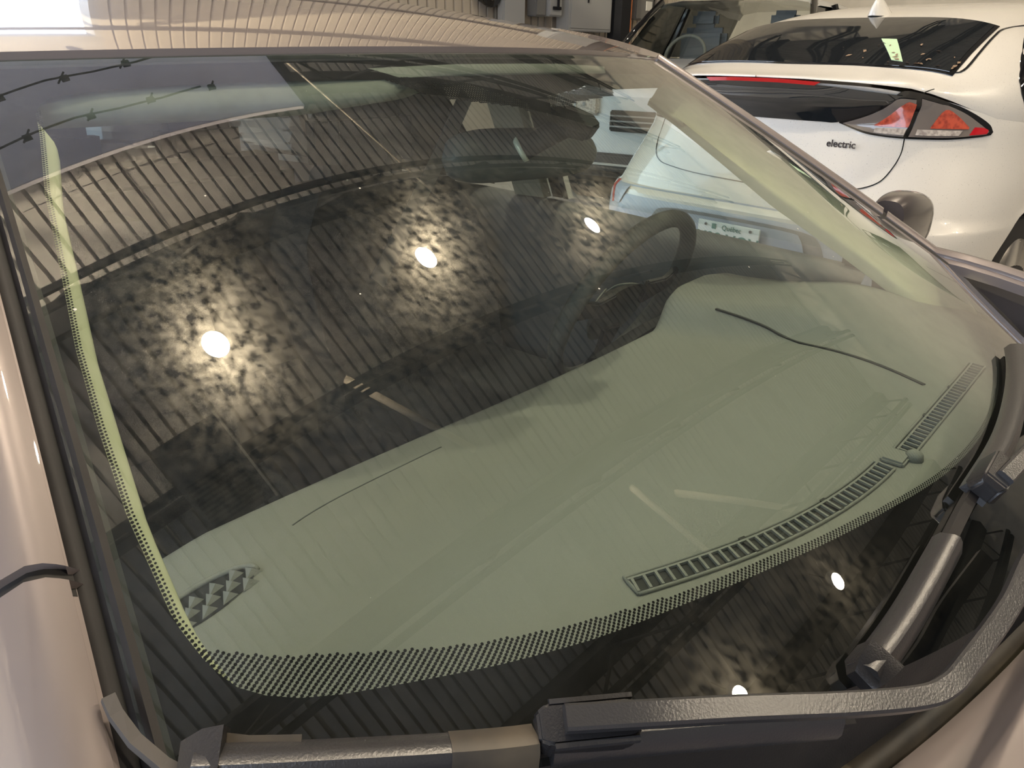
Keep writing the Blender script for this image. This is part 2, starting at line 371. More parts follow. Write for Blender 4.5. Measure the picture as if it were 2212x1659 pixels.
# --- lamps
LAMPS = [(.12, 1.35, 'nearest the door panel'), (2.65, 1.31, 'second along the row over the windscreen'), (5.7, 1.25, 'third along the row over the windscreen'),
 (5.53, -4.13, 'front row, above the hood side'), (2.76, -4.13, 'front row, nearer the passenger side')]
for x, y, t in LAMPS:
    e = empty('high_bay_lamp', (x, y, 6.8+ZOFF), label='round glowing high bay lamp, '+t, cat='lamp', group='high bay lamps')
    MB().disc((0, 0, 0), .115, (0, 0, 1), 28, .012).build('diffuser', M['lampglow'], e)
    MB().tube([(0, 0, .005), (0, 0, .04), (0, 0, .12), (0, 0, .17)], [.13, .14, .10, .05], 24).build('housing', M['lamphouse'], e, smooth=True)
    MB().tube([(0, 0, .17), (0, 0, .5)], .008, 6).build('hanger', M['steel'], e)
    l = bpy.data.lights.new('lamp_light', 'AREA'); l.shape = 'DISK'; l.size = .2; l.energy = 98; l.color = (1, .83, .61)
    lo = bpy.data.objects.new('lamp_light', l); col.objects.link(lo); lo.location = (x, y, 6.8+ZOFF-.02); lo.visible_glossy = True

bl = empty('bay_fill', (-1.5, 4.2, 6.75+ZOFF), label='added tube light above the raised overhead door, brightening the deck bay', cat='lamp')  # added lamp, hidden above the door panel, to brighten the deck bay
MB().box((0, 0, .05), (1.3, .14, .05)).build('fitting', M['lamphouse'], bl, bevel=.005)
for s in (-.035, .035): MB().tube([(-.6, s, .0), (.6, s, .0)], .013, 10).build('tube', M['lampglow'], bl)
l = bpy.data.lights.new('bay_fill_glow', 'POINT'); l.energy = 4200; l.color = (1, .85, .60); l.shadow_soft_size = .08  # added point light that does most of the bay's brightening
lo = bpy.data.objects.new('bay_fill_glow', l); col.objects.link(lo); lo.location = (-1.5, 4.2, 6.68+ZOFF)

# ================================================================== THE SEDAN
G = dict(bz=1.0472, ty=.7321, rise=.3937, bow0=.2524, bow1=.1853, dz0=.0238, dz1=-.0173, bulge=.063, p=1.91)
def S(x, v):
    a = abs(x/.70)**G['p']
    return Vector((x, v*G['ty']+(G['bow0']+(G['bow1']-G['bow0'])*v)*a,
                   G['bz']+G['rise']*(v+G['bulge']*v*(1-v))+(G['dz0']+(G['dz1']-G['dz0'])*v)*a))
def SN(x, v):
    e = 1e-3; n = (S(x+e, v)-S(x-e, v)).cross(S(x, v+e)-S(x, v-e)).normalized(); return n if n.z > 0 else -n
def SO(x, v, h): return S(x, v)+SN(x, v)*h
def hw(v): return .7101-.1584*v
VT = 1.03
def vb(x): return .100+.075*(abs(x)/.68)**2       # lower edge of the glass
car = empty('sedan', (0, 0, ZOFF), label='brown-grey sedan seen close up across its windscreen, wipers and dashboard', cat='car')
# glass sheet, outer face reflects and tints, inner face plain
nu, nv = 64, 44
def gp(i, j):
    u = -1+2*i/nu; v0 = vb(u*.68); v = v0+(VT-v0)*j/nv; return u*hw(v), v
ws = MB().slab([[SO(*gp(i, j), 0) for i in range(nu+1)] for j in range(nv+1)], [[SO(*gp(i, j), -.005) for i in range(nu+1)] for j in range(nv+1)]).build('windshield', M['windshield'], car, auto=40)
ws.data.materials.append(M['glass_inner'])
for p in ws.data.polygons:
    if p.normal.z < 0.05: p.material_index = 1
# frit: opaque black printed band just under the glass
inL = [(-.617, .237), (-.629, .249), (-.635, .27), (-.637, .31), (-.628, .406), (-.615, .495), (-.600, .584), (-.583, .666), (-.555, .801), (-.530, .90), (-.520, .945), (-.505, .968), (-.47, .978), (-.434, .982)]
inT = [(-.356, .985), (-.268, .985), (-.2, .982), (-.13, .97), (0, .965), (.13, .97), (.2, .982), (.268, .985), (.356, .985)]
inB = [(.60, .237), (.559, .224), (.44, .222), (.30, .222), (.211, .222), (.084, .222), (-.037, .222), (-.102, .223), (-.186, .227), (-.316, .228), (-.396, .226), (-.461, .222), (-.514, .223), (-.559, .227), (-.60, .231)]
inner = inL+inT+[(-x, v) for x, v in inL[::-1]]+inB[1:]
outer = [(-hw(v), v) for v in np.linspace(.2, VT, 24)]+[(x, VT) for x in np.linspace(-.54, .54, 30)]+[(hw(v), v) for v in np.linspace(VT, .2, 24)]+[(x, vb(x)) for x in np.linspace(.66, -.66, 30)]
def polyray(poly, th, c=(0, .6)):
    d = (math.cos(th), math.sin(th)); best = None
    for (x0, y0), (x1, y1) in zip(poly, poly[1:]+poly[:1]):
        ax, ay = x0-c[0], y0-c[1]; ex, ey = x1-x0, y1-y0; den = d[0]*ey-d[1]*ex
        if abs(den) < 1e-12: continue
        t = (ax*ey-ay*ex)/den; s = (ax*d[1]-ay*d[0])/den
        if t > 0 and -1e-6 <= s <= 1+1e-6 and (best is None or t > best): best = t
    return (c[0]+d[0]*best, c[1]+d[1]*best)
NT = 360; rows = []
for k in range(5):
    row = []
    for i in range(NT+1):
        th = 2*PI*i/NT; a = polyray(inner, th); b = polyray(outer, th); q = k/4
        row.append(SO(a[0]+(b[0]-a[0])*q, a[1]+(b[1]-a[1])*q, -.0075))
    rows.append(row)
MB().grid(rows).build('frit_band', M['frit'], ws)
# frit dots
dots = MB()
def dot(x, v, r):
    c = SO(x, v, -.0072); n = SN(x, v); a = n.cross(Vector((0, 1, 0))).normalized(); b = n.cross(a)
    dots.add([c+a*r*math.cos(k*PI/3)+b*r*math.sin(k*PI/3) for k in range(6)], [(0, 1, 2, 3, 4, 5)])
ix = [p[0] for p in sorted(inB)]; iv = [p[1] for p in sorted(inB)]
def vfr(x): return lerp(x, ix, iv)
tx = [-.635, -.606, -.578, -.528, -.48, -.422, -.309, -.179, -.05, .2, .6]; tv = [.285, .268, .259, .245, .2385, .2355, .2365, .2325, .227, .226, .24]
dx = .0034; dv = .0034/.83
i = 0; x = -.640
while x < .60:
    v0 = vfr(x)-.006; v1 = lerp(x, tx, tv); k = 0; v = v0+(dv/2 if i % 2 else 0)
    while v < v1:
        if v > .2: dot(x, v, .00106)
        v += dv
    x += dx/2; i += 1
# along both sides, two fine rows inside the band
for sgn in (-1, 1):
    pts = [(sgn*abs(a), b) for a, b in inL[2:11]]
    for (x0, v0), (x1, v1) in zip(pts[:-1], pts[1:]):
        n = int(math.hypot(x1-x0, (v1-v0)*.83)/.0030)
        for k in range(n):
            t = k/n; x = x0+(x1-x0)*t; v = v0+(v1-v0)*t
            dot(x-sgn*.0010, v, .0011); dot(x-sgn*.0032, v+.0018, .0008)
# around the mirror mount
def inpoly(p, P):
    c = False
    for (x0, y0), (x1, y1) in zip(P, P[1:]+P[:1]):
        if (y0 > p[1]) != (y1 > p[1]) and p[0] < (x1-x0)*(p[1]-y0)/(y1-y0)+x0: c = not c
    return c
mount = [(-.21, .985), (.21, .985), (.135, .918), (.02, .905), (-.012, .835), (-.03, .83), (-.05, .85), (-.075, .902), (-.17, .935)]
solid = [(-.12, .985), (.15, .985), (.09, .945), (-.01, .925), (-.035, .875), (-.06, .92), (-.09, .945)]
x = -.21
while x < .21:
    v = .82
    while v < .985:
        if inpoly((x, v), mount) and not inpoly((x, v), solid): dot(x, v, .00205)
        v += dv
    x += dx
dots.build('frit_dots', M['frit'], ws, kind='stuff')
P = [[None]*2 for _ in range(1)]
sol = MB(); cs = (0.0, .95); ring = [[SO(cs[0], cs[1], -.0074) for _ in range(61)], [SO(*polyray(solid, 2*PI*i/60, cs), -.0074) for i in range(61)]]
sol.grid(ring).build('frit_patch', M['frit'], ws)

# ---- body skin around the glass
def pe(v): return hw(v)+.012           # painted edge half width
VG = .353                              # shut line between pillar and fender
def pill(s, v, o, lift=.004):
    """point on the outer skin, o metres outboard of the painted edge"""
    x = pe(v); b = S(x, v); d = 1.15*o*o/.10+.05*o
    return Vector((s*(x+o*.92), b.y+o*.25, b.z+lift+.010*math.sin(min(1, o/.022)*PI/2)-d*.62))
for s in (-1, 1):
    vs_ = np.linspace(VG+.006, VT+.01, 40); os_ = [0, .004, .01, .018, .03, .042, .052, .06]
    P = [[pill(s, v, o) for o in os_] for v in vs_]
    for r in P: r += [r[-1]+Vector((s*.006, .004, -.018)), r[-1]+Vector((s*.002, .006, -.045))]
    for i, v in enumerate(vs_): P[i].insert(0, pill(s, v, 0)-Vector((0, 0, .014)))
    MB().slab(P, [[p-Vector((s*.012, 0, .012)) for p in r] for r in P]).build('a_pillar', M['paint'], car, auto=50)
    # rubber channel between paint and glass
    m = MB(); vv = np.linspace(vb(.68)-.0, VT, 48)
    def pr(v): return [(0, -.010), (0, -.002), (.006, .0025), (.0095, -.001), (.0125, -.007), (.016, -.004), (.020, -.0035), (.024, -.007), (.028, -.012), (.028, -.02), (0, -.02)]
    rows = [[(lambda q: Vector((s*q.x, q.y, q.z)))(S(hw(v)-.010+a, v)+Vector((0, 0, b))) for a, b in pr(v)] for v in vv]
    m.grid(rows).build('pillar_seal', M['rubber'], car, auto=60)
    # interior pillar trim
    vt = np.linspace(.24 if s < 0 else .10, .99, 36)
    def ti(v, a, d): x = lerp(v, [p[1] for p in inL[1:11]], [-p[0] for p in inL[1:11]]) if v < .9 else .53; q = SO(x-a, v, -d); return Vector((s*q.x, q.y, q.z))
    if s < 0:
        wdt = [lerp(v, [.24, .3, .5, .8, .93, .99], [.002, .006, .009, .008, .010, .010]) for v in vt]
        rows = [[ti(v, -.05, .030), ti(v, -.02, .014), ti(v, -.002, .014), ti(v, wd*.55, .015), ti(v, wd*.9, .017), ti(v, wd, .024), ti(v, wd-.03, .085)] for v, wd in zip(vt, wdt)]
    else:
        wdt = [lerp(v, [.24, .6, .75, .9, .99], [.050, .050, .036, .022, .02]) for v in vt]
        rows = [[ti(v, -.05, .030), ti(v, -.02, .014), ti(v, -.002, .014), ti(v, wd*.10, .030), ti(v, wd*.35, .050), ti(v, wd*.75, .062), ti(v, wd, wd*.5+.043), ti(v, wd-.012, wd*.6+.055)] for v, wd in zip(vt, wdt)]
    MB().grid(rows).build('pillar_trim', M['trim'], car, smooth=True)
    g_ = [[pill(s, v, o, -.0015) for o in [-.004]+os_[1:]] for v in np.linspace(VG-.012, VG+.012, 5)]
    MB().grid(g_).build('shut_gap', M['rubber'], car, smooth=True)  # black strip added under the shut line, standing in for the gap's shade
    # front fender
    def fz(o, y): return 0
    vf = list(np.linspace(VG-.006, .20, 16)); rows = []
    ofs = [0, .004, .01, .02, .035, .055, .08, .11, .14]
    for v in vf: rows.append([pill(s, v, o) for o in ofs])
    last = rows[-1]
    for k in range(1, 22):
        d = k*.05; rows.append([p+Vector((s*.0025*k*(j/8)-s*.028*min(1, k/3)*0, -d, -.0011*k*k-.004*k)) for j, p in enumerate(last)])
    for r in rows:
        q = r[-1]; r += [q+Vector((s*.02, 0, -.05)), q+Vector((s*.035, 0, -.14)), q+Vector((s*.045, 0, -.28)), q+Vector((s*.03, 0, -.40))]
        r.insert(0, r[0]-Vector((0, 0, .015)))
    MB().slab(rows, [[p-Vector((s*.01, 0, .01)) for p in r] for r in rows]).build('front_fender', M['paint'], car, auto=50)
# roof
def roofp(x, s):
    """x lateral, s metres behind the windscreen header"""
    w0 = hw(VT)+.012+.068*.92; e = S(min(abs(x), w0), VT+.005); k = math.exp(-s/.5)
    y = e.y*k+(S(0, VT).y+.10)*(1-k)+s; a = abs(x)/w0
    z0 = S(0, VT).z+.006+.155*(1-math.exp(-s/.62))-.012*max(0, s-1)**2
    zf = pill(1, VT+.01, max(0, abs(x)-pe(VT))/.92).z if abs(x) > pe(VT) else S(x, VT+.005).z+.005
    h_ = .150*(1-math.exp(-s/.58))-.012*max(0, s-1)**2
    dr = (.040*a**2.4+.05*max(0, a-.80)**2/.04)*(1-math.exp(-(s/.55)**2))
    return Vector((x, y, zf+h_-dr))
w0 = hw(VT)+.012+.062
xs = [w0*t for t in np.linspace(-1, 1, 49)]; ss = [0, .004, .012, .03, .06, .1, .16, .24, .34, .46, .6, .8, 1.0, 1.25, 1.5, 1.8, 2.1]
P = [[roofp(x, s_) for x in xs] for s_ in ss]; P.insert(0, [p+Vector((0, -.001, -.012)) for p in P[0]])
MB().slab(P, [[p-Vector((0, -.01, .012)) for p in r] for r in P]).build('roof_panel', M['paint'], car, auto=60)
MB().grid([[roofp(x*.93, s_)-Vector((0, -.03, .035)) for x in xs] for s_ in ss]).build('headliner', M['linershade'], car, smooth=True)
# header trim band inside, behind the glass
rows = []
for k, (v, d) in enumerate([(1.01, .010), (.985, .011), (.970, .013), (.958, .016), (.953, .022), (.975, .04)]):
    rows.append([SO(x, max(v, lerp(x, [-.53, -.3, -.16, .53], [0, .90, .985, .985])), -d*lerp(x, [-.3, -.1, .1, .25], [1, .45, .45, .8])) for x in np.linspace(-.53, .53, 60)])
MB().grid(rows).build('header_trim', M['liner'], car, smooth=True)
# rear body: back glass, trunk, sides, so the car is whole from other sides
for s in (-1, 1):
    rows = []
    for y, zt in [(.62, 1.070), (.9, 1.08), (1.3, 1.095), (1.8, 1.12), (2.3, 1.13), (2.9, 1.12), (3.4, 1.06)]:
        b = .86 if y < 2.5 else .86-.10*(y-2.5)
        rows.append([(s*(b-.06), y, zt), (s*(b-.01), y, zt-.03), (s*b, y, zt-.12), (s*(b+.03), y, zt-.3), (s*(b+.02), y, .62), (s*(b-.02), y, .46)])
    MB().slab(rows, [[Vector(p)-Vector((s*.05, 0, 0)) for p in r] for r in rows]).build('body_side', M['paint'], car, auto=50)
    # inner door card with sill
    rows = []
    for y in (.50, .8, 1.1, 1.5, 2.2):
        z = lerp(y, [.5, 1.3], [1.083, 1.124]); rows.append([(s*.80, y, z-.01), (s*.775, y, z), (s*.745, y, z-.004), (s*.715, y, z-.03), (s*.70, y, z-.09), (s*.69, y, z-.35), (s*.68, y, .5)])
    MB().grid(rows).build('door_card', M['greytrim'], car, auto=50)
    # b pillar with its pale inner trim and window frame strips
    m = MB()
    def bp(y0, y1, x0, x1, z0=1.12, z1=1.43): return [[(s*(x0-.0*t), y0, z0+(z1-z0)*t) if False else (s*(x0+(-.16)*t), y0-.01*t, z0+(z1-z0)*t), (s*(x1+(-.16)*t), y1-.01*t, z0+(z1-z0)*t)] for t in np.linspace(0, 1, 6)]
    MB().slab(bp(1.29, 1.375, .76, .75), [[Vector(p)+Vector((s*.03, 0, 0)) for p in r] for r in bp(1.29, 1.375, .76, .75)]).build('b_pillar', M['beige'], car)
    MB().slab(bp(1.255, 1.285, .79, .79), [[Vector(p)+Vector((s*.03, 0, 0)) for p in r] for r in bp(1.255, 1.285, .79, .79)]).build('window_frame', M['blackgloss'], car)
    MB().slab(bp(1.232, 1.248, .785, .785), [[Vector(p)+Vector((s*.02, 0, 0)) for p in r] for r in bp(1.232, 1.248, .785, .785)]).build('frame_strip', M['chrome'], car)
    # side glass
    g = [[(s*(.785-.16*t), .52+.0*t+(.46*t), 1.10+.27*t), (s*(.785-.16*t), 1.34+.05*t, 1.13+.27*t)] for t in np.linspace(0, 1, 6)]
    MB().slab(g, [[Vector(p)+Vector((s*.004, 0, 0)) for p in r] for r in g]).build('side_window', M['glass'], car)
    g = [[(s*(.785-.16*t), 1.48+.05*t, 1.13+.27*t), (s*(.785-.16*t), 2.25-.15*t, 1.13+.25*t)] for t in np.linspace(0, 1, 6)]
    MB().slab(g, [[Vector(p)+Vector((s*.004, 0, 0)) for p in r] for r in g]).build('rear_side_window', M['rearglass'], car)
    # c pillar
    g = [[(s*(.80-.18*t), 2.25-.15*t, 1.13+.30*t), (s*(.78-.2*t), 2.95-.5*t, 1.12+.28*t)] for t in np.linspace(0, 1, 8)]
    MB().slab(g, [[Vector(p)-Vector((s*.04, 0, 0)) for p in r] for r in g]).build('c_pillar', M['paint'], car)
    # wheels on the ground
    for y in (-.35, 2.35):
        wlt = MB(); wlt.tube([(s*.70, y, .53), (s*.72, y, .53), (s*.86, y, .53), (s*.88, y, .53)], [.27, .32, .32, .27], 36)
        t = wlt.build('wheel', M['tyre'], car, smooth=False)
        r = MB().tube([(s*.875, y, .53), (s*.885, y, .53)], [.22, .20], 30)
        for k in range(10):
            a = 2*PI*k/10; r.box((s*.888, y+.11*math.cos(a), .53+.11*math.sin(a)), (.02, .20, .02), Matrix.Rotation(a, 3, 'X'))
        r.build('rim', M['alloy'], t)
rows = [[(x, y+.02, z-.06*(abs(x)/.7)**2) for x in np.linspace(-.62, .62, 9)] for y, z in [(2.35, 1.51), (2.5, 1.44), (2.8, 1.25), (2.95, 1.16)]]
MB().slab(rows, [[Vector(p)+Vector((0, 0, .004)) for p in r] for r in rows]).build('rear_window', M['rearglass'], car)
rows = [[(x, y, z-.02*(abs(x)/.7)**2) for x in np.linspace(-.78, .78, 9)] for y, z in [(2.93, 1.16), (3.2, 1.14), (3.42, 1.12), (3.5, 1.0), (3.5, .6)]]
MB().slab(rows, [[Vector(p)-Vector((0, 0.01, .01)) for p in r] for r in rows]).build('trunk_lid', M['paint'], car, auto=50)
MB().box((0, 1.4, .50), (1.5, 3.6, .06)).build('floor_pan', M['interior'], car)
MB().box((0, .2, .78), (1.40, .03, .5)).build('firewall', M['interior'], car)
MB().box((0, -1.22, .62), (1.60, .14, .42)).build('front_bumper', M['paint'], car, bevel=.05)
# hood: rear edge below the wipers
def hoody(x): return .062+.165*(abs(x)/.66)**1.5 if abs(x) > .05 else .0655-.0035*(1-(x/.05)**2)
def hoodz(x, y): return 1.063-.02*(abs(x)/.7)**2-.07*max(0, -y)**1.6+.008*math.exp(-((abs(x)-.42)/.1)**2)-.012*math.exp(-(hoody(x)-y)/.012)
xs = np.linspace(-.665, .665, 41); rows = []
for k in [0, .004, .01, .02, .04, .08, .14, .22, .34, .5, .7, .9, 1.1, 1.3]:
    rows.append([(x, hoody(x)-.002-k, hoodz(x, hoody(x)-.002-k)) for x in xs])
rows.insert(0, [Vector(p)+Vector((0, -.002, -.012)) for p in rows[0]])
MB().slab(rows, [[Vector(p)-Vector((0, 0.004, .01)) for p in r] for r in rows]).build('hood', M['paint'], car, auto=50)
# hood weatherstrip and cowl
xs = np.linspace(-.66, .66, 41); rows = []
for k in range(6):
    rows.append([(x, hoody(x)+.0+k*.005*(1.2-abs(x)*.4), 1.040+.010*math.sin(k/5*PI)) for x in xs])
MB().grid(rows).build('hood_seal', M['dirtyplastic'], car, smooth=True)
rows = []
for k in range(7):
    r = []
    for x in np.linspace(-.69, .69, 41):
        a = Vector((x, hoody(x)-.002, 1.025)); b = SO(x, vb(x)+.012, -.008)
        r.append(a.lerp(b, k/6)-Vector((0, 0, .012*math.sin(k/6*PI))))
    rows.append(r)
MB().grid(rows).build('cowl_panel', M['blackplastic'], car, smooth=True)
# stray rubber strip at the passenger corner
pts = [Vector((s_*1, y, z)) for s_, y, z in []]
q = [SO(x_, v, .004) for x_, v in ((-.6735, .258), (-.6745, .245), (-.6735, .225), (-.669, .205), (-.661, .188))]
MB().sweep([p+Vector((-.004+.000*i, 0, 0)) for i, p in enumerate(q)], (0, 0, 1), [(-.0035, 0), (-.003, .004), (.003, .004), (.0035, 0)]).build('corner_strip', M['striprubber'], car, label='loose grey rubber end strip at the corner of the windscreen')

# ---- wipers
def wp(x, v, h): return SO(x, v, h)
# passenger wiper
wi = MB()
def blade(path, hs, name_parent, wtop=.006, wbot=.013, hh=.012):
    """spoiler-profile blade along glass path"""
    P = [wp(x, v, h) for (x, v), h in zip(path, hs)]; U = [SN(x, v) for x, v in path]
    return P, U
def dens(path, n):
    P = crv([Vector((a, b, 0)) for a, b in path], n); return [(p.x, p.y) for p in P]
wip1 = [(-.663, .196), (-.613, .180), (-.553, .161), (-.507, .150), (-.442, .127), (-.380, .102)]
d1 = dens(wip1, 6)
def bladepart(d, s0, s1, mat, parent, name='blade_spoiler', h0=.010, scale=1.0, prof=None):
    k0, k1 = int(s0*(len(d)-1)), int(round(s1*(len(d)-1))); dd = d[k0:k1+1]
    P = [wp(x, v, h0) for x, v in dd]; U = [SN(x, v) for x, v in dd]
    pr = prof or [(-.011, -.004), (-.010, .004), (-.003, .011), (.001, .0125), (.005, .010), (.011, .002), (.012, -.004)]
    return MB().sweep(P, U, [(a*scale, b*scale) for a, b in pr]).build(name, mat, parent, auto=40)
w1 = MB().sweep([wp(x, v, .012) for x, v in d1], [SN(x, v) for x, v in d1], [(-.004, -.011), (-.004, .0), (.004, .0), (.004, -.011), (.001, -.012), (-.001, -.012)]).build('passenger_wiper', M['rubber'], car)
bladepart(d1, 0.0, .37, M['armpaint'], w1)
bladepart(d1, .52, .97, M['armpaint'], w1, scale=.85)
bladepart(d1, .365, .47, M['dirtyplastic'], w1, name='blade_centre', scale=1.06)
# end cap with upturned lip
e0, e1 = wp(-.665, .2052, .010), wp(-.650, .2010, .012)
MB().sweep([e0, e0.lerp(e1, .5), e1], SN(-.66, .2), [[(-.006, -.006), (-.006, .004), (.006, .004), (.006, -.006)], [(-.011, -.006), (-.010, .008), (.008, .009), (.011, -.006)], [(-.012, -.006), (-.011, .009), (.009, .012), (.012, -.006)]]).build('end_cap', M['blackplastic'], w1, auto=40)
MB().sweep([wp(-.6535, .214, .010), wp(-.640, .204, .013), wp(-.622, .197, .014)], SN(-.65, .2), [(-.0035, -.002), (-.0035, .001), (.0035, .001), (.0035, -.002)]).build('blade_tongue', M['dirtyplastic'], w1)
# connector
c0, c1 = wp(-.534, .166, .022), wp(-.492, .152, .026)
MB().sweep([c0, c0.lerp(c1, .1), c0.lerp(c1, .9), c1], SN(-.5, .16), [[(-.007, -.008), (-.007, .004), (.007, .004), (.007, -.008)], [(-.012, -.012), (-.010, .007), (.010, .007), (.012, -.012)], [(-.012, -.012), (-.010, .007), (.010, .007), (.012, -.012)], [(-.010, -.01), (-.008, .005), (.008, .005), (.010, -.01)]]).build('connector', M['blackplastic'], w1, auto=35, bevel=.0015)
for sgn in (-1, 1):
    a = c0.lerp(c1, .12); b = c0.lerp(c1, .95); n = SN(-.5, .16); sd_ = (b-a).normalized().cross(n)
    MB().sweep([a+sd_*sgn*.0105+n*.004, b+sd_*sgn*.0105+n*.004], n, [(-.0018, 0), (-.0012, .003), (.0012, .003), (.0018, 0)]).build('connector_rail', M['armpaint'], w1)
ap = [wp(-.525, .1640, .036), wp(-.49, .1495, .040), wp(-.449, .133, .040), wp(-.40, .1105, .040), wp(-.360, .094, .040), wp(-.340, .0915, .041), wp(-.318, .0965, .042), wp(-.25, .113, .042), wp(-.19, .130, .042), wp(-.10, .140, .042)]
ap = crv(ap, 5)
MB().sweep(ap, SN(-.4, .12), [(-.0065, -.004), (-.0065, .002), (-.005, .0035), (.005, .0035), (.0065, .002), (.0065, -.004)]).build('wiper_arm', M['armpaint'], w1, auto=40)
# driver wiper
d2 = dens([(-.352, .122), (-.30, .140), (-.213, .170), (-.122, .194), (-.02, .205), (.10, .213), (.24, .215)], 6)
w2 = MB().sweep([wp(x, v, .012) for x, v in d2], [SN(x, v) for x, v in d2], [(-.004, -.011), (-.004, .0), (.004, .0), (.004, -.011), (.001, -.012), (-.001, -.012)]).build('driver_wiper', M['rubber'], car)
bladepart(d2, .02, .36, M['armpaint'], w2, scale=.95); bladepart(d2, .52, 1, M['armpaint'], w2, scale=.95)
e0, e1 = wp(-.356, .120, .010), wp(-.334, .128, .012)
MB().sweep([e0, e0.lerp(e1, .3), e1], SN(-.35, .12), [[(-.007, -.006), (-.007, .003), (.007, .003), (.007, -.006)], [(-.013, -.006), (-.011, .008), (.009, .009), (.013, -.006)], [(-.013, -.006), (-.012, .009), (.010, .012), (.013, -.006)]]).build('end_cap', M['blackplastic'], w2, auto=40)
c0, c1 = wp(-.128, .190, .024), wp(-.085, .199, .028)
MB().sweep([c0, c0.lerp(c1, .15), c1], SN(-.1, .2), [[(-.008, -.010), (-.007, .003), (.007, .003), (.008, -.010)], [(-.013, -.013), (-.010, .008), (.010, .008), (.013, -.013)], [(-.012, -.012), (-.010, .008), (.010, .008), (.012, -.012)]]).build('connector', M['blackplastic'], w2, auto=35, bevel=.0015)
ap = crv([wp(-.115, .189, .034), wp(-.03, .190, .042), (.10, .125, 1.15), (.22, .11, 1.13), (.30, .11, 1.11)], 5)
MB().sweep(ap, SN(-.1, .2), [(-.0065, -.004), (-.0065, .002), (-.005, .0035), (.005, .0035), (.0065, .002), (.0065, -.004)]).build('wiper_arm', M['armpaint'], w2, auto=40)

# ---- dashboard
def dz(x, y):
    hump = sm(x, .27, .34)*(1-sm(x, .57, .66))*sm(y, .30, .50)
    swell = .010*math.exp(-((x+.28)/.20)**2)*math.exp(-((y-.42)/.12)**2)
    return 1.100-.052*sm(y, .28, .68)-.03*max(0, abs(x)-.5)/.2+.040*hump+swell-.03*sm(-y, -.2, -.12)
def dyr(x): return .665+.028*sm(x, .28, .42)-.05*sm(x, .56, .66)-.006*math.sin((x+.2)*6)
xs = np.linspace(-.66, .68, 90); rows = []
def dyf(x): return S(min(abs(x), .64), .2).y-.03
for t in np.linspace(0, 1, 46): rows.append([(x, dyf(x)+(dyr(x)-dyf(x))*t, dz(x, dyf(x)+(dyr(x)-dyf(x))*t)) for x in xs])
ed = rows[-1]
for dy, dzz in ((.008, -.003), (.013, -.010), (.014, -.022)): rows.append([Vector(p)+Vector((0, dy, dzz)) for p in ed])
dash = MB().grid(rows).build('dashboard', M['dash'], car, smooth=True)
rows = [[Vector(p)+Vector((0, .010+a, -.018-b)) for p in ed] for a, b in ((0, 0), (.01, .05), (.02, .15), (-.08, .30), (-.12, .5))]
MB().grid(rows).build('dash_face', M['dashdark'], dash, smooth=True)
# seam on the instrument cover
pts = [(.322, .592), (.312, .545), (.300, .500), (.286, .464), (.260, .40), (.233, .343), (.187, .256)]
pts = crv([Vector((a, b, 0)) for a, b in pts], 6)
MB().sweep([Vector((p.x, p.y, dz(p.x, p.y)+.0006)) for p in pts], (0, 0, 1), [(-.0025, -.002), (-.0025, .0008), (.0025, .0008), (.0025, -.002)]).build('cover_seam', M['dashdark'], dash)
pts = [Vector((x, .632-.05*((x+.30)/.14)**4*.2, 0)) for x in np.linspace(-.44, -.24, 14)]
MB().sweep([Vector((p.x, p.y, dz(p.x, p.y)+.0003)) for p in pts], (0, 0, 1), [(-.0006, -.001), (-.0006, .0003), (.0006, .0003), (.0006, -.001)]).build('airbag_seam', M['greytrim'], dash)
# defroster vents
def vent(x0, x1, yf, segs, wd, label=None):
    n = 24; Q = [Vector((x0+(x1-x0)*i/n, yf(x0+(x1-x0)*i/n), 0)) for i in range(n+1)]
    def at(t, off):
        x = x0+(x1-x0)*t; y = yf(x); sl = (yf(x+.01)-yf(x-.01))/.02; L = math.hypot(1, sl); px, py = x-sl/L*off, y+off/L
        return Vector((px, py, dz(px, py)))
    v = MB().grid([[at(t, o)+Vector((0, 0, .0008)) for t in np.linspace(0, 1, 40)] for o in np.linspace(-wd/2, wd/2, 4)]).build('defroster_vent', M['dashdark'], car, smooth=True)  # dark plate laid on the dash, its black standing for the slot's shade
    # raised rim
    rim = [at(t, -wd/2) for t in np.linspace(0, 1, 30)]+[at(1, o) for o in np.linspace(-wd/2, wd/2, 5)[1:]]+[at(t, wd/2) for t in np.linspace(1, 0, 30)[1:]]+[at(0, o) for o in np.linspace(wd/2, -wd/2, 5)[1:]]
    MB().tube([p+Vector((0, 0, .0012)) for p in rim], .0015, 6).build('vent_rim', M['dash'], v, smooth=True)
    sl0 = None
    total = segs; gaps = set()
    for i in range(total+1):
        t = (i+.2)/(total+.4)
        a, b = at(t-.004, -wd/2+.001), at(t+.004, wd*.28)
        MB().sweep([a+Vector((0, 0, .001)), b+Vector((0, 0, .001))], (0, 0, 1), [(-.0011, -.001), (-.0011, .0022), (.0011, .0022), (.0011, -.001)]).build('slat', M['dash'], v)
    MB().sweep([at(t, wd*.28)+Vector((0, 0, .0012)) for t in np.linspace(0, 1, 20)], (0, 0, 1), [(-.0010, -.001), (-.0010, .002), (.0010, .002), (.0010, -.001)]).build('vent_bar', M['dash'], v)
    for t in (.335, .665):
        MB().sweep([at(t, -wd/2), at(t, wd/2)], (0, 0, 1), [(-.0035, -.001), (-.0035, .0026), (.0035, .0026), (.0035, -.001)]).build('vent_divider', M['dashdark'], v)
    return v
vent(-.365, -.050, lambda x: .229+.70*max(0, -x-.03)**2, 33, .020)
vent(-.010, .300, lambda x: .2235+.02*max(0, x-.1)**2, 31, .019)
MB().box((-.028, .225, dz(-.028, .225)+.002), (.030, .022, .006)).build('sensor_base', M['dash'], dash, bevel=.002)
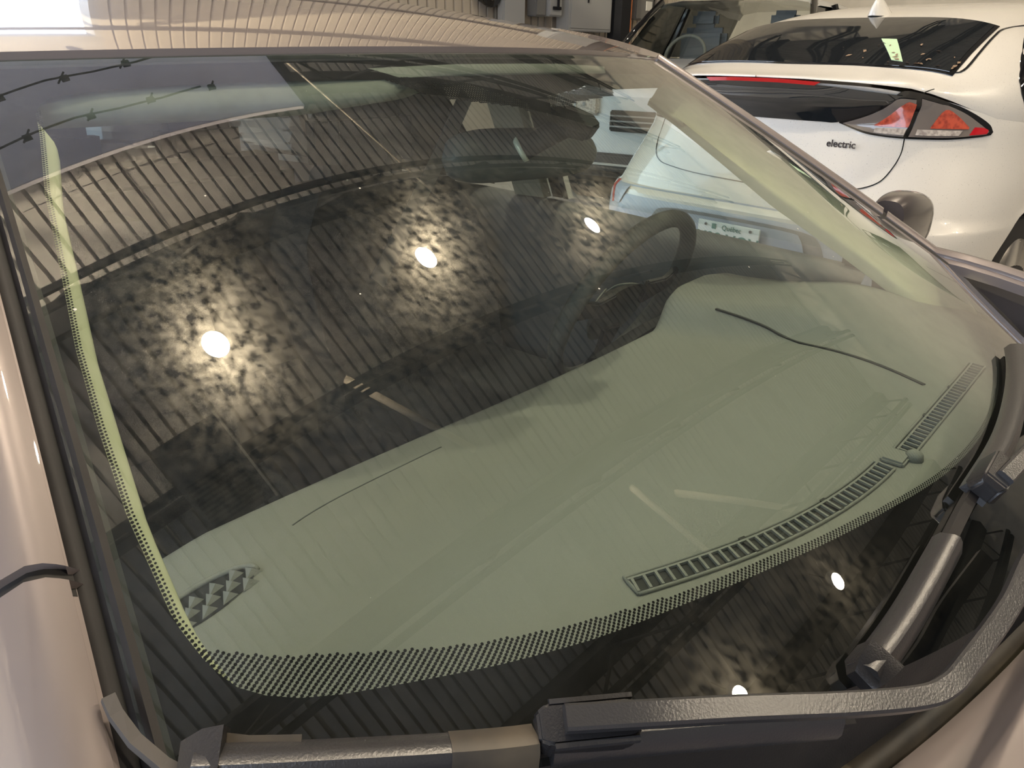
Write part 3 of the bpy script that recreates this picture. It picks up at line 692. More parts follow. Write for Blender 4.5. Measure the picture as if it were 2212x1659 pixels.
MB().tube([(-.016, .212, dz(-.016, .212)), (-.016, .212, dz(-.016, .212)+.006), (-.016, .212, dz(-.016, .212)+.009)], [.009, .008, .004], 16).build('sun_sensor', M['dash'], dash, smooth=True)
# speaker / side vent grille at the passenger corner
sp = MB(); c = Vector((-.552, .585, 0))
ring = [[Vector((c.x+.048*r*math.cos(a)*1.0, c.y+.022*r*math.sin(a), 0)) for a in np.linspace(0, 2*PI, 41)] for r in (0.001, .5, 1)]
for r in ring:
    for p in r: p.z = dz(p.x, p.y)+.0012
grl = MB().grid(ring).build('speaker_grille', M['dashdark'], car)
for i in range(5):
    for j in range(3):
        px, py = c.x-.036+i*.018+(.009 if j % 2 else 0), c.y-.013+j*.011; z = dz(px, py)+.001
        MB().add([(px-.0085, py-.007, z), (px+.0085, py-.007, z), (px, py+.008, z+.001), (px, py-.003, z+.006)], [(0, 2, 1), (0, 1, 3), (1, 2, 3), (2, 0, 3)]).build('grille_fin', M['dash'], grl)
rim = [Vector((c.x+.050*math.cos(a), c.y+.024*math.sin(a), 0)) for a in np.linspace(-.2, PI+.2, 30)]
for p in rim: p.z = dz(p.x, p.y)+.002
MB().tube(rim, .003, 6).build('grille_rim', M['dash'], grl, smooth=True)
# instrument binnacle behind the cover
rows = [[(x, .69+dy, z+.02*math.sin(max(0, min(1, (x-.17)/.38))*PI)) for x in np.linspace(.17, .55, 16)] for dy, z in ((0, 1.02), (.03, 1.015), (.035, .98), (-.0, .86))]
MB().grid(rows).build('instrument_binnacle', M['interior'], car, smooth=True)
# steering wheel
C = Vector((.452, .845, 1.018)); uu = Vector((0, -.42, .907)); vv_ = Vector((1, 0, 0)); nn_ = vv_.cross(uu)
def sw(a, r, d=0): return C+vv_*math.cos(a)*r+uu*math.sin(a)*r+nn_*d
m = MB(); n = 64; k = 12; vs = []
for i in range(n):
    a = 2*PI*i/n; cc = sw(a, .183); rad = (cc-C).normalized()
    for j in range(k):
        b = 2*PI*j/k; vs.append(cc+rad*math.cos(b)*.0155+nn_*math.sin(b)*.0165)
m.add(vs, [(i*k+j, ((i+1) % n)*k+j, ((i+1) % n)*k+(j+1) % k, i*k+(j+1) % k) for i in range(n) for j in range(k)])
swm = m.build('steering_wheel', M['leather'], car, smooth=True)
m = MB(); rows = []
for t in np.linspace(0, 1, 8):
    rows.append([-uu*.028+sw(a, (.075+.012*math.cos(2*a))*t, -.035*(1-t**3)+.0) for a in np.linspace(0, 2*PI, 33)])
m.grid(rows).build('hub', M['leather'], swm, smooth=True)
for a in (R_(8), R_(172), R_(270)):
    MB().sweep([sw(a, .06, .004), sw(a, .12, .008), sw(a, .178, .0)], nn_, [[(-.028, -.006), (-.028, .006), (.028, .006), (.028, -.006)], [(-.017, -.006), (-.017, .006), (.017, .006), (.017, -.006)], [(-.022, -.006), (-.022, .006), (.022, .006), (.022, -.006)]]).build('spoke', M['dashdark'], swm, bevel=.003)
tp = [sw(R_(150), .095, -.012), sw(R_(135), .075, -.022), sw(R_(112), .058, -.032), sw(R_(90), .035, -.040), sw(R_(68), .055, -.034), sw(R_(45), .078, -.022), sw(R_(32), .097, -.012)]
tp = [p-uu*.045 for p in tp]
MB().sweep(crv(tp, 5), nn_*-1, [(-.0022, 0), (-.0015, .0022), (.0015, .0022), (.0022, 0)]).build('trim_strip', M['satin'], swm)
# rear view mirror
C = Vector((.002, .72, 1.335)); m = MB(); rows = []
for z_, y_, sx in [(.0, -.0, .0)]: pass
vs = []; prof = [(0, -.030), (-.012, -.026), (-.020, -.010), (-.020, .012), (-.012, .028), (0, .033), (.012, .030), (.012, -.030)]
sec = []
for t in np.linspace(-1, 1, 29):
    f = (1-abs(t)**6)**.5 if abs(t) < 1 else .02; f = max(f, .05)
    x = .140*t; sec.append([C+Vector((x, p[0]*(.5+.5*f), p[1]*f+.018*t*-.4*1.0)) for p in prof])
m = MB(); k = len(prof)
m.add([p for r in sec for p in r], [(i*k+j, (i+1)*k+j, (i+1)*k+(j+1) % k, i*k+(j+1) % k) for i in range(28) for j in range(k)]+[tuple(range(k)), tuple(range(28*k, 29*k))])
rv = m.build('rear_view_mirror', M['greytrim'], car, auto=60)
mb_ = SO(.012, .885, -.012)
MB().tube([C+Vector((-.028, -.02, .012)), C+Vector((-.016, -.034, .022)), mb_+Vector((-.008, .012, -.014))], [.014, .013, .015], 14).build('stalk', M['interior'], rv, smooth=True)
MB().tube([C+Vector((-.033, -.016, .010)), C+Vector((-.030, -.020, .013))], .016, 16).build('ball_ring', M['satin'], rv, smooth=True)
fr_ = [SO(-.022+.0*i, .935, -.012) for i in range(1)]
m = MB(); base = [(-.026, .905), (.022, .905), (.040, .875), (.030, .850), (.004, .842), (-.022, .860)]
P0 = [SO(x, v, -.009) for x, v in base]; P1 = [SO(x*.85+.002, (v-.875)*.85+.875, -.030) for x, v in base]
m.add(P0+P1, [tuple(range(6)), tuple(range(6, 12))[::-1]]+[(i, (i+1) % 6, 6+(i+1) % 6, 6+i) for i in range(6)]); m.build('mirror_foot', M['interior'], rv, bevel=.003)
# seats
def seat(x, label=None):
    rows = []
    for t in np.linspace(0, 1, 12):
        z = .72+.46*t; y = 1.36+.13*t; w_ = .24+.02*math.sin(t*PI)-.05*max(0, t-.8)/.2
        rows.append([(x+w_*u, y-.03+.05*abs(u)**3*-1+.0, z) for u in np.linspace(-1, 1, 13)])
    off = [[Vector(p)+Vector((0, .13, 0)) for p in r] for r in rows]
    s = MB().slab(rows, off).build('front_seat', M['seat'], car, auto=60)
    MB().box((x, 1.18, .70), (.50, .50, .16)).build('cushion', M['seat'], s, bevel=.03)
    MB().box((x, 1.50, 1.27), (.27, .10, .16)).build('headrest', M['seat'], s, bevel=.035)
    for q in (-.05, .05): MB().tube([(x+q, 1.50, 1.16), (x+q, 1.50, 1.24)], .006, 8).build('headrest_post', M['chrome'], s)
    return s
seat(.37); seat(-.37)
MB().box((0, 2.25, .85), (1.30, .22, .62)).build('rear_seat_back', M['seat'], car, bevel=.05)
MB().box((0, 1.98, .66), (1.30, .55, .16)).build('rear_cushion', M['seat'], car, bevel=.04)
for x in (-.4, .0, .4): MB().box((x, 2.28, 1.20), (.24, .10, .13)).build('rear_headrest', M['seat'], car, bevel=.03)
MB().sweep([(.60, 1.40, 1.36), (.48, 1.38, 1.22), (.25, 1.33, 1.0)], (0, -1, .2), [(-.02, 0), (-.02, .002), (.02, .002), (.02, 0)]).build('seat_belt', M['greytrim'], car)
# door mirrors
for s in (-1, 1):
    C = Vector((s*.905, .50, 1.145)); m = MB(); sec = []
    for t in np.linspace(0, 1, 24):
        f = math.sin(PI*(.10+.80*t))**.33; x = -.10+.22*t
        sec.append([C+Vector((s*x, -.045*f*math.copysign(abs(math.cos(a))**.7, math.cos(a)), .060*f*math.copysign(abs(math.sin(a))**.7, math.sin(a))+.025*(1-t)-.004)) for a in np.linspace(0, 2*PI, 33)[:-1]])
    k = 32
    m.add([p for r in sec for p in r], [(i*k+j, (i+1)*k+j, (i+1)*k+(j+1) % k, i*k+(j+1) % k) for i in range(23) for j in range(k)]+[tuple(range(k)), tuple(range(23*k, 24*k))])
    if s > 0:
        dmir = m.build('door_mirror', M['mirrorshade'], car, auto=50)
        MB().box(C+Vector((-.10, .03, -.05)), (.09, .05, .05)).build('mirror_arm', M['blackplastic'], dmir, bevel=.01)

# ================================================================== THE WHITE HATCHBACK
wc = empty('hatchback', (2.37, 1.54, 0), R_(-97), label='pearl white electric hatchback parked with its rear toward the sedan', cat='car')
PZ = [.18, .35, .5, .64, .66, .72, .8, .95, 1.0, 1.08, 1.13, 1.2]
PF = [.08, .02, 0, 0, .045, .07, .10, .13, .14, .12, .06, .05]
def wf0(z): return lerp(z, PZ, PF)
def wwn(z): return lerp(z, [.18, .3, .6, .8, 1.0, 1.15], [.84, .88, .91, .90, .865, .80])
def wnn(z): return lerp(z, [.5, .7, .9, 1.15], [5, 4, 3, 2.7])
def wB(r, z):
    w_ = wwn(z); n_ = wnn(z); q = min(abs(r)/w_, .9995); return wf0(z)+.9*(1-(1-q**n_)**(1/n_))
def WB(r, z, off=0):
    p = Vector((r, wB(r, z), z))
    if off:
        e = .004; n = (Vector((r+e, wB(r+e, z), z))-Vector((r-e, wB(r-e, z), z))).cross(Vector((r, wB(r, z+e), z+e))-Vector((r, wB(r, z-e), z-e))).normalized()
        if n.y > 0: n = -n
        p = p+n*off
    return p
def zs(f): return lerp(f, [.05, .1, .2, .3, .4, .5, .8, 1.5, 2.8, 3.7, 4.2, 4.42], [1.160, 1.152, 1.135, 1.105, 1.065, 1.03, 1.0, .985, .97, .93, .82, .70])
def zc(f): return lerp(f, [.05, .15, .33, .6, .9, 1.1, 1.4, 1.75, 2.1, 2.45, 2.75, 3.15, 3.5, 3.9, 4.2, 4.42], [1.165, 1.178, 1.215, 1.305, 1.39, 1.432, 1.475, 1.50, 1.50, 1.475, 1.39, 1.15, .98, .92, .83, .70])
FE = 4.40
# belt shell as plan curves
rows = []; zrow = [.18, .24, .3, .36, .42, .5, .57, .63, .645, .66, .69, .72, .76, .8, .86, .92, .96]
ths = list(np.linspace(0, PI/2, 26)**1.0)
def planpt(z_, th=None, f=None, n_=None):
    w_ = wwn(z_)
    if th is not None:
        n_ = n_ or wnn(z_); c_ = max(0, math.cos(th))**(2/n_); s_ = math.sin(th)**(2/n_) if th > 0 else 0
        return w_*s_, wf0(z_)+.9*(1-c_)
    fr = 1-.75*sm(f, 3.5, 4.45)**2.2
    return w_*fr, f
fs_ = [1.08+.04*i for i in range(0, 60)]+[3.5, 3.7, 3.9, 4.1, 4.25, 4.34, FE]
half = [('t', t) for t in ths]+[('f', f) for f in [.97+.0, 1.02]+fs_]
def colz(kind, val, z_, q=None):
    if kind == 't': return planpt(z_, th=val)
    return planpt(z_, f=max(val, .9+wf0(z_)+.02))
for z_ in zrow+[None]*6:
    row = []
    if z_ is None: continue
for lv in range(len(zrow)+6):
    row = []
    for kind, val in half:
        if lv < len(zrow): z_ = zrow[lv]
        else:
            x_, f_ = colz(kind, val, 1.05); zt = zs(f_); z_ = .96+(zt-.96)*(lv-len(zrow)+1)/6
        x_, f_ = colz(kind, val, z_)
        # rear quarter: gentle swell over wheel
        if f_ > .25: x_ += .012*math.exp(-((f_-.79)/.35)**2)*math.exp(-((z_-.62)/.14)**2)
        row.append(Vector((x_, f_, z_)))
    rows.append(row)
full = [[Vector((-p.x, p.y, p.z)) for p in r[:0:-1]]+r for r in rows]
m = MB().grid(full)
WR = .385; WC = ((.79, .33), (3.49, .33)); keep = []
V = [Vector(v) for v in m.v]; inside = set()
for i, v in enumerate(V):
    for c_ in WC:
        if abs(v.x) > .5:
            d_ = math.hypot(v.y-c_[0], v.z-c_[1])
            if d_ < WR: inside.add(i)
nf = []
for f in m.f:
    k_ = sum(i in inside for i in f)
    if k_ == 4: continue
    nf.append(f)
for f in nf:
    for i in f:
        if i in inside:
            v = V[i]; c_ = min(WC, key=lambda c: math.hypot(v.y-c[0], v.z-c[1])); d_ = max(1e-6, math.hypot(v.y-c_[0], v.z-c_[1]))
            V[i] = Vector((v.x, c_[0]+(v.y-c_[0])*WR/d_, c_[1]+(v.z-c_[1])*WR/d_))
m.v = [tuple(v) for v in V]; m.f = nf
m.build('lower_body', M['white'], wc, auto=35)
# upper body height field
def rb(f):
    z_ = zs(f)
    f00 = wf0(z_); t = max(0, min(1, (f-f00)/.9)); n_ = wnn(z_); w_ = wwn(z_)
    if f < f00+.9: return max(.002, w_*(1-(1-t)**n_)**(1/n_))
    return planpt(z_, f=f)[0]
def WU(f, r, off=0):
    b_ = rb(f); q = min(1, abs(r)/b_); za, zb_ = zs(f), zc(f)
    n_ = lerp(f, [0, .35, .9, 2.6, 3.2], [2.2, 3.2, 4.6, 4.6, 3]); z_ = za+(zb_-za)*(1-q**n_)**.5
    return Vector((r, f, z_+off))
fr_ = [.0505, .055, .065, .08, .11, .15, .2, .26, .33, .4, .5, .6, .7, .8, .9, 1.0, 1.15, 1.3, 1.5, 1.75, 2.0, 2.3, 2.5, 2.7, 2.85, 3.0, 3.15, 3.3, 3.5, 3.7, 3.9, 4.1, 4.25, 4.34, FE]
tt = [math.sin(a) for a in np.linspace(-PI/2, PI/2, 49)]
rows = [[WU(f, rb(f)*t) for t in tt] for f in fr_]
MB().grid(rows).build('upper_body', M['white'], wc, auto=45)
def ruled(top, bot, n, fn, k=4):   # between two polylines of 2D pts
    T = crv([Vector((a, b, 0)) for a, b in top], n); B_ = crv([Vector((a, b, 0)) for a, b in bot], n)
    N = min(len(T), len(B_)); T = [T[int(i*(len(T)-1)/(N-1))] for i in range(N)]; B_ = [B_[int(i*(len(B_)-1)/(N-1))] for i in range(N)]
    return [[fn(*(T[i].lerp(B_[i], q/k))[:2]) for i in range(N)] for q in range(k+1)]
def patch(name, top, bot, fn, mat, off=.003, par=wc, n=6, k=5, thick=.002, **kw):
    P = ruled(top, bot, n, lambda a, b: fn(a, b, off), k); Q = ruled(top, bot, n, lambda a, b: fn(a, b, off-thick), k)
    return MB().slab(P, Q).build(name, mat, par, auto=50, **kw)
WUr = lambda r, f, off=0: WU(f, r, off)
# upper rear glass (r, f)
tg = [(-.56, .90), (-.40, .93), (-.2, .945), (0, .95), (.2, .945), (.40, .93), (.56, .90)]
bg_ = [(-.66, .45), (-.45, .36), (-.2, .315), (0, .305), (.2, .315), (.42, .345), (.57, .42)]
bgs = [(-.60, .42), (-.42, .35), (-.2, .315), (0, .305), (.2, .315), (.42, .35), (.60, .42)]
patch('rear_glass_surround', [(a*1.03, b+.012) for a, b in tg], [(a*1.03, b-.012) for a, b in bgs], WUr, M['blackgloss'], .003, n=8, k=8)
ug = patch('rear_glass', tg, bgs, WUr, M['darkglass'], .006, n=8, k=8)
# things seen in it
patch('window_paper', [(.235, .60), (.30, .60)], [(.385, .39), (.43, .39)], WUr, M['paper'], .0075, par=ug, n=4, k=3, label='pale green slip of paper on the rear glass')
lf = random.Random(11)
for i in range(30):
    r_, f_ = lf.gauss(.42, .12), lf.uniform(.36, .56)
    if r_ > .57+(.1 if f_ > .5 else 0) or f_ < .335+.14*(r_/.6)**2: f_ = .31+.13*(abs(r_)/.6)**2; r_ = min(r_, .60)
    p = WU(f_, r_, .009); a = lf.uniform(0, 6); L_ = lf.uniform(.006, .018)
    m = MB(); d_ = Vector((math.cos(a), math.sin(a)*.8, .3*math.sin(a))); e_ = Vector((-math.sin(a), math.cos(a), .2))*.4
    m.add([p-d_*L_, p+e_*L_+Vector((0, 0, .002)), p+d_*L_, p-e_*L_], [(0, 1, 2, 3)])
    m.v += []; me_ = m.build('dry_leaf', M['leaf'], None)
    me_.location = (0, 0, 0); me_.matrix_world = Matrix.Translation((2.37, 1.54, 0)) @ Matrix.Rotation(R_(-97), 4, 'Z')
    tag(me_, 'tiny dry brown leaf scrap on the white hatchback beside its rear glass', 'leaf', 'leaf scraps on the white hatchback')
# lower rear glass panel between spoiler lip and tailgate
topl = [(-.56, 1.10), (-.32, 1.135), (-.14, 1.142), (.0, 1.143), (.14, 1.142), (.266, 1.138), (.40, 1.128), (.535, 1.112)]
botl = [(-.40, 1.03), (-.30, 1.004), (-.14, 1.002), (.0, 1.002), (.14, 1.002), (.26, 1.002), (.32, 1.003), (.43, 1.04)]
lg = patch('lower_rear_glass', topl, botl, WB, M['darkglass'], .006, n=6, k=5)
patch('brake_light', [(-.24, 1.152), (-.1, 1.156), (.1, 1.156), (.27, 1.149)], [(-.22, 1.138), (-.1, 1.143), (.1, 1.143), (.25, 1.137)], WB, M['redlens'], .010, n=6, k=2, thick=.01)
for s in (1, -1):
    mk = lambda L: [(s*a, b) for a, b in L]
    # lamp: black surround, inner and outer sections
    lt = [(.33, 1.006), (.41, 1.038), (.468, 1.068), (.51, 1.105), (.545, 1.128), (.60, 1.117), (.66, 1.088), (.72, 1.052), (.765, 1.014), (.782, .985)]
    lb = [(.33, 1.000), (.38, .983), (.43, .968), (.49, .960), (.56, .956), (.63, .956), (.68, .957), (.72, .961), (.758, .967), (.780, .974)]
    tl = patch('tail_lamp', mk(lt), mk(lb), WB, M['blackgloss'], .004, n=5, k=6)
    def isd(L, M_, d): return L
    patch('lamp_lens', mk([(.345, 1.002), (.42, 1.030), (.475, 1.060), (.52, 1.100), (.573, 1.10)]), mk([(.345, 1.000), (.40, .982), (.45, .971), (.50, .965), (.557, .962)]), WB, M['smoke'], .008, par=tl, n=5)
    patch('lamp_lens', mk([(.588, 1.104), (.64, 1.083), (.70, 1.050), (.745, 1.012), (.772, .985)]), mk([(.572, .962), (.63, .962), (.68, .963), (.72, .967), (.768, .975)]), WB, M['smoke'], .008, par=tl, n=5)
    patch('brake_segment', mk([(.455, 1.0), (.50, 1.04), (.545, 1.09), (.572, 1.085)]), mk([(.455, .996), (.49, .994), (.53, .994), (.562, .994)]), WB, M['orange'], .011, par=tl, n=4)
    patch('brake_segment', mk([(.625, 1.0), (.65, 1.06), (.685, 1.040), (.722, 1.0)]), mk([(.625, .993), (.65, .993), (.69, .993), (.722, .993)]), WB, M['orange'], .011, par=tl, n=4)
    patch('reverse_lens', mk([(.46, .988), (.50, .990), (.558, .990)]), mk([(.46, .972), (.50, .969), (.556, .967)]), WB, M['clearlens'], .011, par=tl, n=4)
    patch('reverse_lens', mk([(.59, .988), (.65, .988), (.71, .988)]), mk([(.59, .968), (.65, .968), (.705, .970)]), WB, M['clearlens'], .011, par=tl, n=4)
    patch('side_reflector', mk([(.735, 1.0), (.755, .998), (.768, .990)]), mk([(.73, .972), (.75, .974), (.768, .977)]), WB, M['red'], .011, par=tl, n=4)
    # tailgate shut line
    def line(name, pts, fn, wd=.004, mat='blackgloss', par=wc, off=.0015):
        Q = crv([Vector((a, b, 0)) for a, b in pts], 6); P = [fn(p.x, p.y, off) for p in Q]
        U = [(fn(p.x, p.y, off+.01)-fn(p.x, p.y, off)).normalized() for p in Q]
        return MB().sweep(P, U, [(-wd/2, -.002), (-wd/2, .0006), (wd/2, .0006), (wd/2, -.002)]).build(name, M[mat], par)
    line('shut_line', mk([(.563, .956), (.568, .91), (.563, .86), (.540, .805), (.497, .777), (.438, .764), (.262, .748), (.0, .738)]), WB)
    line('shut_line', mk([(.585, 1.113), (.60, 1.125), (.62, 1.135)]), WB, .003)
    line('roof_seam', [(s*.60, .42), (s*.63, .5), (s*.60, .80), (s*.60, .93), (s*.66, 1.3), (s*.66, 2.2)], lambda a, b, o: WU(b, a, o), .010)
    # bumper: grey lower section with red reflector
    if s < 0: patch('bumper_reflector', mk([(.735, .655), (.762, .653)]), mk([(.715, .560), (.735, .555)]), WB, M['red'], .006, n=4)
    if s < 0: patch('bumper_vent', mk([(.60, .645), (.715, .650)]), mk([(.655, .565), (.70, .560)]), WB, M['bumpergrey'], .009, n=4)
rows_t = [(-.84, .648), (-.6, .652), (-.37, .655), (0, .655), (.37, .652), (.58, .640), (.68, .60)]
rows_b = [(-.80, .30), (-.6, .30), (-.37, .30), (0, .30), (.37, .30), (.6, .30), (.70, .30)]
patch('bumper_lower', rows_t, rows_b, WB, M['bumpergrey'], .004, n=6, k=8)
rt_ = [(-.44, .50), (-.41, .559), (-.37, .585), (-.25, .597), (0, .60), (.25, .597), (.37, .585), (.41, .559), (.44, .50)]
patch('plate_recess', rt_, [(a*1.0, .42) for a, b in rt_], WB, M['cabinetdark'], .006, n=5, k=5)
patch('plate_panel', [(-.36, .50), (-.33, .565), (-.28, .582), (0, .586), (.28, .582), (.33, .565), (.36, .50)], [(-.36, .43), (-.33, .43), (-.28, .43), (0, .43), (.28, .43), (.33, .43), (.36, .43)], WB, M['bumpergrey'], .010, n=5, k=5)
def text(name, body, size, mat, parent, loc, rot, ext=.001, bold=0):
    cu = bpy.data.curves.new(name, 'FONT'); cu.body = body; cu.size = size; cu.extrude = ext; cu.align_x = 'CENTER'; cu.offset = bold
    o = bpy.data.objects.new(name, cu); col.objects.link(o)
    dg = bpy.context.evaluated_depsgraph_get(); me = bpy.data.meshes.new_from_object(o.evaluated_get(dg)); bpy.data.objects.remove(o)
    me.materials.clear(); me.materials.append(mat); q = link(name, me, parent, loc, rot); return q
pl = MB().box((.012, -.028, .500), (.305, .006, .152)).build('licence_plate', M['plate'], wc, bevel=.002, label='Quebec licence plate, white with green characters')
text('plate_text', 'Québec', .030, M['plateblue'], pl, (.030, -.032, .546), (R_(90), 0, 0))
text('plate_text', 'Y99 VQV', .078, M['plateblue'], pl, (.012, -.032, .476), (R_(90), 0, 0), bold=.001)
MB().box((-.058, -.032, .556), (.020, .002, .022)).build('plate_crest', M['plateblue'], pl)
for x in (-.10, .12): MB().disc((x, -.032, .560), .006, (0, 1, 0), 12, .004).build('plate_screw', M['badge'], pl)
bp_ = WB(.36, .915, .003); text('lettering', 'electric', .038, M['badge'], wc, (.36, bp_.y, .912), (R_(90), 0, R_(6)), ext=.0015, bold=.0006)
# fin antenna
m = MB(); rows = []
for t in np.linspace(0, 1, 9):
    hgt = .075*(1-t); L0 = .085*(1-t**1.3)+.012; w_ = .042*(1-t)+.003; yc = 1.04+.028*(1-t)*-1+.02*(1-t)
    rows.append([Vector((math.cos(a)*w_, 1.02+.05*(1-t)+math.sin(a)*L0, WU(1.04, 0).z+.088*t-.004)) for a in np.linspace(0, 2*PI, 17)])
MB().grid(rows).build('roof_antenna', M['white'], wc, smooth=True)
MB().tube([(0, 1.07, WU(1.04, 0).z-.004), (0, 1.07, WU(1.04, 0).z+.001)], .0, 4) if False else None
m = MB(); m.add([Vector((math.cos(a)*.034, 1.07+math.sin(a)*.100, WU(1.07, 0).z+.002+.014*math.sin(a)*.8)) for a in np.linspace(0, 2*PI, 24)[:-1]], [tuple(range(23))]); m.build('antenna_gasket', M['rubber'], wc)
# side windows (right and left)
def WS(f, q, s, off=0):    # q 0..1 from belt to roof on the side
    z_ = zs(f)+(zc(f)-zs(f))*q; n_ = lerp(f, [0, .35, .9, 2.6, 3.2], [2.2, 3.2, 4.6, 4.6, 3]); r_ = rb(f)*(1-q*q)**(1/n_)
    return Vector((s*(r_+off), f, z_))
for s in (1, -1):
    rows = [[WS(f, q, s, .004) for f in np.linspace(a, b, 24)] for q, a, b in ((.17, .64, 3.0), (.35, .63, 2.9), (.5, .65, 2.75), (.68, .74, 2.6), (.82, .90, 2.5))]
    MB().slab(rows, [[p-Vector((s*.003, 0, 0)) for p in r] for r in rows]).build('side_window_surround', M['blackgloss'], wc, auto=50)
    rows = [[WS(f, q, s, .007) for f in np.linspace(a, b, 24)] for q, a, b in ((.21, .74, 2.95), (.35, .73, 2.85), (.5, .75, 2.7), (.68, .86, 2.55), (.77, .96, 2.5))]
    MB().slab(rows, [[p-Vector((s*.003, 0, 0)) for p in r] for r in rows]).build('side_window', M['glass'], wc, auto=50)
    for c_ in WC:
        wy, wz = c_
        arch = MB(); arch.tube([(s*.55, wy, wz), (s*.895, wy, wz)], WR+.004, 40, cap=False).build('wheel_arch_liner', M['tyre'], wc, smooth=True)
        MB().disc((s*.56, wy, wz), WR, (1, 0, 0), 36, .01).build('arch_back', M['tyre'], wc)
        t = MB().tube([(s*.68, wy, .322), (s*.70, wy, .322), (s*.86, wy, .322), (s*.88, wy, .322)], [.25, .32, .32, .29], 44).build('wheel', M['tyre'], wc, auto=40)
        MB().tube([(s*.878, wy, .322), (s*.886, wy, .322), (s*.878, wy, .322)], [.29, .245, .225], 40, cap=False).build('sidewall', M['tyre'], t, smooth=True)
        MB().disc((s*.80, wy, .322), .225, (1, 0, 0), 36, .02).build('brake_disc', M['cabinetdark'], t)
        MB().tube([(s*.80, wy, .322), (s*.884, wy, .322), (s*.880, wy, .322)], [.225, .228, .215], 40, cap=False).build('rim', M['alloy'], t, smooth=True)
        for k_ in range(5):
            for dd in (-.13, .13):
                a = 2*PI*k_/5+.3; p0 = Vector((s*.868, wy+.03*math.cos(a+dd*2), .322+.03*math.sin(a+dd*2))); p1 = Vector((s*.880, wy+.217*math.cos(a+dd), .322+.217*math.sin(a+dd)))
                MB().sweep([p0, p1], (s, 0, 0), [[(-.012, -.012), (-.008, .004), (.008, .004), (.012, -.012)], [(-.013, -.012), (-.009, .004), (.009, .004), (.013, -.012)]]).build('spoke', M['alloy'], t)
        MB().disc((s*.868, wy, .322), .045, (1, 0, 0), 20, .02).build('hub_cap', M['alloy'], t)
    MB().box((s*.84, 2.2, .24), (.06, 2.0, .10)).build('sill_trim', M['blackplastic'], wc, bevel=.01)
    line('door_line', [(1.22, .45), (1.2, .6), (1.14, .75), (1.06, .9), (1.0, .99)], lambda f, z, o: Vector((s*(planpt(z, f=max(f, 1.06))[0]+.012*math.exp(-((f-.79)/.35)**2)*math.exp(-((z-.62)/.14)**2)+o), f, z)), .004, par=wc)
MB().box((0, 2.2, .22), (1.62, 3.9, .08)).build('underbody', M['tyre'], wc)

# ================================================================== THE SILVER SUV
sv = empty('suv', (4.72, 3.42, 0), R_(90+8), label='silver-white tall vehicle parked nose-on behind the white hatchback', cat='car')
# local: -y is forward? front face at y=0, body runs to -y ; x lateral
def loft(name, st, mat, par, auto=35):
    P = [[Vector((-x, y, z)) for x, z in pr[::-1]]+[Vector((x, y, z)) for x, z in pr] for y, pr in st]
    return MB().grid(P).build(name, mat, par, auto=auto)
# profile from top centre out and down
def prf(zt, w_, zb, sh=.9): return [(0.0, zt), (w_*.5, zt-.005), (w_*.80, zt-.02), (w_*.93, zt-.06), (w_*.99, zt-.14), (w_, zt-.26), (w_, (zt+zb)/2), (w_*.97, zb)]
loft('body', [(.0, prf(.92, .70, .42)), (-.03, prf(1.0, .80, .36)), (-.10, prf(1.06, .86, .32)), (-.25, prf(1.10, .90, .30)), (-.6, prf(1.14, .92, .30)), (-1.05, prf(1.19, .93, .30)), (-1.2, prf(1.20, .93, .30)), (-2.5, prf(1.20, .94, .30)), (-4.2, prf(1.20, .93, .30)), (-4.4, prf(1.10, .88, .36))], M['silver'], sv)
MB().add([(-.70, 0, .92), (.70, 0, .92), (.70, 0, .42), (-.70, 0, .42)], [(0, 1, 2, 3)]).box((0, -.02, .66), (1.38, .05, .48)).build('front_fascia', M['silver'], sv, bevel=.0)
def cab(y0, y1, zt0, zt1): pass
loft('roof', [(-1.72, [(0, 1.69), (.5, 1.685), (.66, 1.66), (.70, 1.62)]), (-1.9, [(0, 1.725), (.5, 1.72), (.67, 1.69), (.72, 1.64)]), (-2.8, [(0, 1.74), (.5, 1.735), (.68, 1.70), (.73, 1.65)]), (-4.1, [(0, 1.70), (.5, 1.69), (.66, 1.66), (.70, 1.60)])], M['silver'], sv)
g = [[(x*(.82-.14*t), -1.12-.60*t+(-.06)*(abs(x))**2*-1*-1, 1.20+.47*t) for x in np.linspace(-1, 1, 13)] for t in np.linspace(0, 1, 6)]
MB().slab(g, [[Vector(p)+Vector((0, .004, .004)) for p in r] for r in g]).build('windshield', M['glass'], sv, auto=40)
